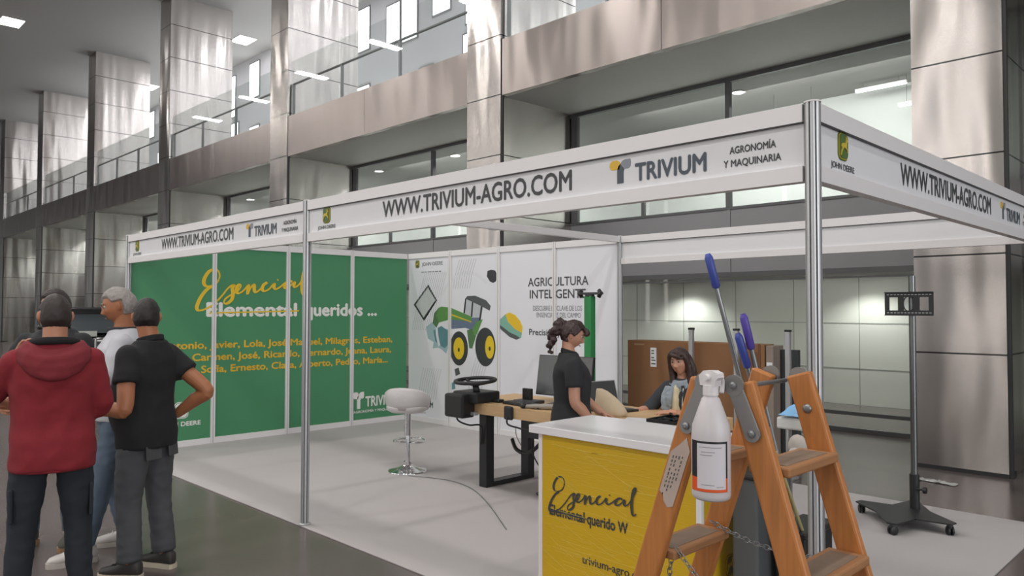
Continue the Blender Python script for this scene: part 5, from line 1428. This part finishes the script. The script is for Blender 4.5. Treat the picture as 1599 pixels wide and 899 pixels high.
# --- standing woman
def pony(hb, M, s):
    random.seed(3)
    for i in range(34):
        f = i / 33
        c = Vector((random.uniform(-.035, .035), -.125 - .03 * sin(pi * f) + random.uniform(-.022, .022), .065 - .27 * f + random.uniform(-.02, .02)))
        r = .036 * (1 - .55 * f ** 2) * random.uniform(.75, 1.1)
        hb.ball(M @ c, r * s, 10)
    hb.tube([M @ Vector((0, -.08, .06)), M @ Vector((0, -.13, .055))], .035 * s, 12)
def fem_mask(p):
    line = .066 if p.y > .05 else (-.07 if p.y < -.02 else -.07 + (p.y + .02) / .07 * .12)
    if abs(p.x) > .06 and p.z < -.005 and p.y > -.035: return 0
    return (p.z - line) / .014 + .5
person('woman in a black polo shirt with a curly dark ponytail standing at the desk', (5.50, 1.40, 0), hv_(1, .06), 1.57, SK3,
    dict(L=dict(el=(-.21, .10, 1.10), wr=(-.15, .28, .95), hd=(.2, .9, -.3), hn=(0, -.3, -1), ht=(1, 0, 0), curl=.3),
         R=dict(el=(.235, .0, 1.09), wr=(.20, .16, .90), hd=(-.2, .9, -.4), hn=(-.4, -.2, -1), ht=(-1, 0, 0), curl=.35), female=True, girth=1.28, shoulder=.20, hpitch=rad(-22), arm=1.12, hyaw=rad(-6)),
    dict(m=M_hair_m, mask=fem_mask, t=.017, rough=.004, nf=35, na=.006, extra=[pony, strand([(.03, .085, .078), (.01, .112, .06), (-.02, .115, .035)], [.02, .024, .012]), strand([(.02, .08, .085), (.03, .108, .065), (.045, .10, .03)], [.018, .022, .012])]),
    dict(name='polo_shirt', m=mat('charcoal_polo', '2B2C2F', .9, var=.1, scale=14, bump=.08, bscale=200), sleeve='short', sl=.62, o=.016, z0=.80, fa=.005, parts=[sleeves_collar(1.475, .070, mat('charcoal_collar_knit', '242528', .9))]),
    dict(m=M_blackcloth, w=.95), (M_blackcloth, M_dsole))
# --- seated woman
def scarf(o, U, s, MH, arms):
    b = MB()
    for (r, z, q) in ((.082, 1.475, .026), (.092, 1.445, .030), (.10, 1.415, .026)):
        b.tube([U((r * cos(a), -.01 + r * .95 * sin(a), z - .03 * sin(a))) for a in [2 * pi * i / 26 for i in range(27)]], q * s, 10, cap=False)
    b.tube(spline([U((.075, .10, 1.42)), U((.085, .155, 1.33)), U((.075, .165, 1.22)), U((.06, .16, 1.16))], 5), lerps([.03 * s, .036 * s, .040 * s, .026 * s], 5), 10)
    b.tube(spline([U((.04, .12, 1.42)), U((.04, .165, 1.33)), U((.045, .168, 1.25))], 5), lerps([.03 * s, .034 * s, .02 * s], 5), 10)
    put_mesh('scarf', remeshed(b, .008, 3, .5, folds(.006, 22, 2)), mat('grey_blue_scarf', '8F99A2', .9, var=.35, scale=34), o)
def cream_top(o, U, s, MH, arms):
    b = MB(); n = 26; vs = []; fs = []
    rs = [(.82, .115, .135), (.95, .105, .145), (1.08, .095, .140), (1.2, .095, .150), (1.32, .085, .145), (1.40, .06, .115), (1.45, .045, .075)]
    for (z, rx, ry) in rs:
        for j in range(n):
            a = 2 * pi * j / n; vs.append(U((rx * cos(a), .012 + ry * (sin(a) if sin(a) > 0 else sin(a) * .3), z)))
    for i in range(len(rs) - 1):
        for j in range(n): fs.append((i * n + j, i * n + (j + 1) % n, (i + 1) * n + (j + 1) % n, (i + 1) * n + j))
    fs.append(list(range(n))); fs.append([(len(rs) - 1) * n + j for j in range(n)])
    b.add(vs, fs)
    put_mesh('cream_top', remeshed(b, .009, 3, .5, folds(.007, 13, 6, .3)), mat('cream_cloth', 'CFC5A6', .9, var=.06, scale=14), o)
    for sd in (-1, 1):
        MB().tube(spline([U((sd * .07, .10, 1.44)), U((sd * .098, .135, 1.30)), U((sd * .10, .145, 1.12)), U((sd * .115, .13, .95)), U((sd * .125, .12, .84))], 5), .015 * s, 8).build('lapel', mat('slate_lapel', '33373C', .9), o, True, local=True)
    for sd in (-1, 1):
        MB().tube(spline([U((sd * .086, .115, 1.42)), U((sd * .088, .155, 1.25)), U((sd * .09, .155, 1.05)), U((sd * .10, .14, .86))], 5), .005 * s, 6).build('pale_edge', mat('pale_edge', 'C9C6B8', .9), o, True, local=True)
def long_mask(p):
    line = .072 if p.y > .055 else (-.2 if p.y < .0 else -.10 + (p.y) / .055 * .15)
    if p.y > .03 and abs(p.x) < .05 and p.z < .068: return 0
    return (p.z - line) / .014 + .5
LH = [strand([(sd * .035, .06, .10), (sd * .072, .045, .05), (sd * .085, .02, -.03), (sd * .085, .015, -.12), (sd * .08, .03, -.20), (sd * .07, .045, -.27)], [.02, .026, .028, .03, .026, .010]) for sd in (-1, 1)]
LH += [strand([(sd * .06, -.03, .05), (sd * .085, -.04, -.05), (sd * .09, -.05, -.15), (sd * .085, -.04, -.25)], [.03, .036, .036, .014]) for sd in (-1, 1)]
LH += [strand([(0, -.08, .05), (0, -.10, -.05), (0, -.10, -.16), (0, -.09, -.24)], [.05, .055, .05, .02]), strand([(.05, .05, .09), (.02, .098, .075), (-.035, .098, .055), (-.062, .07, .035)], [.016, .018, .016, .008]), strand([(.04, .06, .10), (-.01, .09, .095), (-.05, .075, .07)], [.016, .018, .012])]
person('woman with long brown hair, grey scarf and dark cardigan seated behind the counter', (5.74, 2.64, 0), hv_(-.74, -.66), 1.68, SK3,
    dict(drop=-.345, lean=rad(7), L=dict(el=(-.23, .12, 1.16), wr=(-.12, .33, 1.26), hd=(.7, .6, 0), hn=(0, -.2, -1), ht=(1, 0, 0), curl=.4),
         R=dict(el=(.27, .17, 1.215), wr=(.27, .41, 1.225), hd=(.0, 1, -.1), hn=(0, -.1, -1), ht=(-1, 0, 0), curl=.35), female=True, girth=1.02, shoulder=.185, hyaw=rad(8), hpitch=rad(-6), htilt=rad(4),
         LL=[(-.09, 0, .90), (-.12, .40, .50), (-.12, .36, .09)], RL=[(.09, 0, .90), (.12, .40, .50), (.13, .36, .09)], lipm=mat('lips_rose', '94564C', .45, var=.02)),
    dict(m=M_hair_b, mask=long_mask, t=.016, rough=.003, extra=LH),
    dict(name='cardigan', m=mat('slate_cardigan', '383C42', .9, var=.1, scale=16, bump=.1, bscale=160), sleeve='long', sl=.12, o=.014, sk=1.02, z0=.84, fa=.006, parts=[cream_top, scarf]),
    dict(m=mat('dark_jeans', '2E3440', .9, var=.15, scale=10), w=.95), (M_blackcloth, M_dsole))
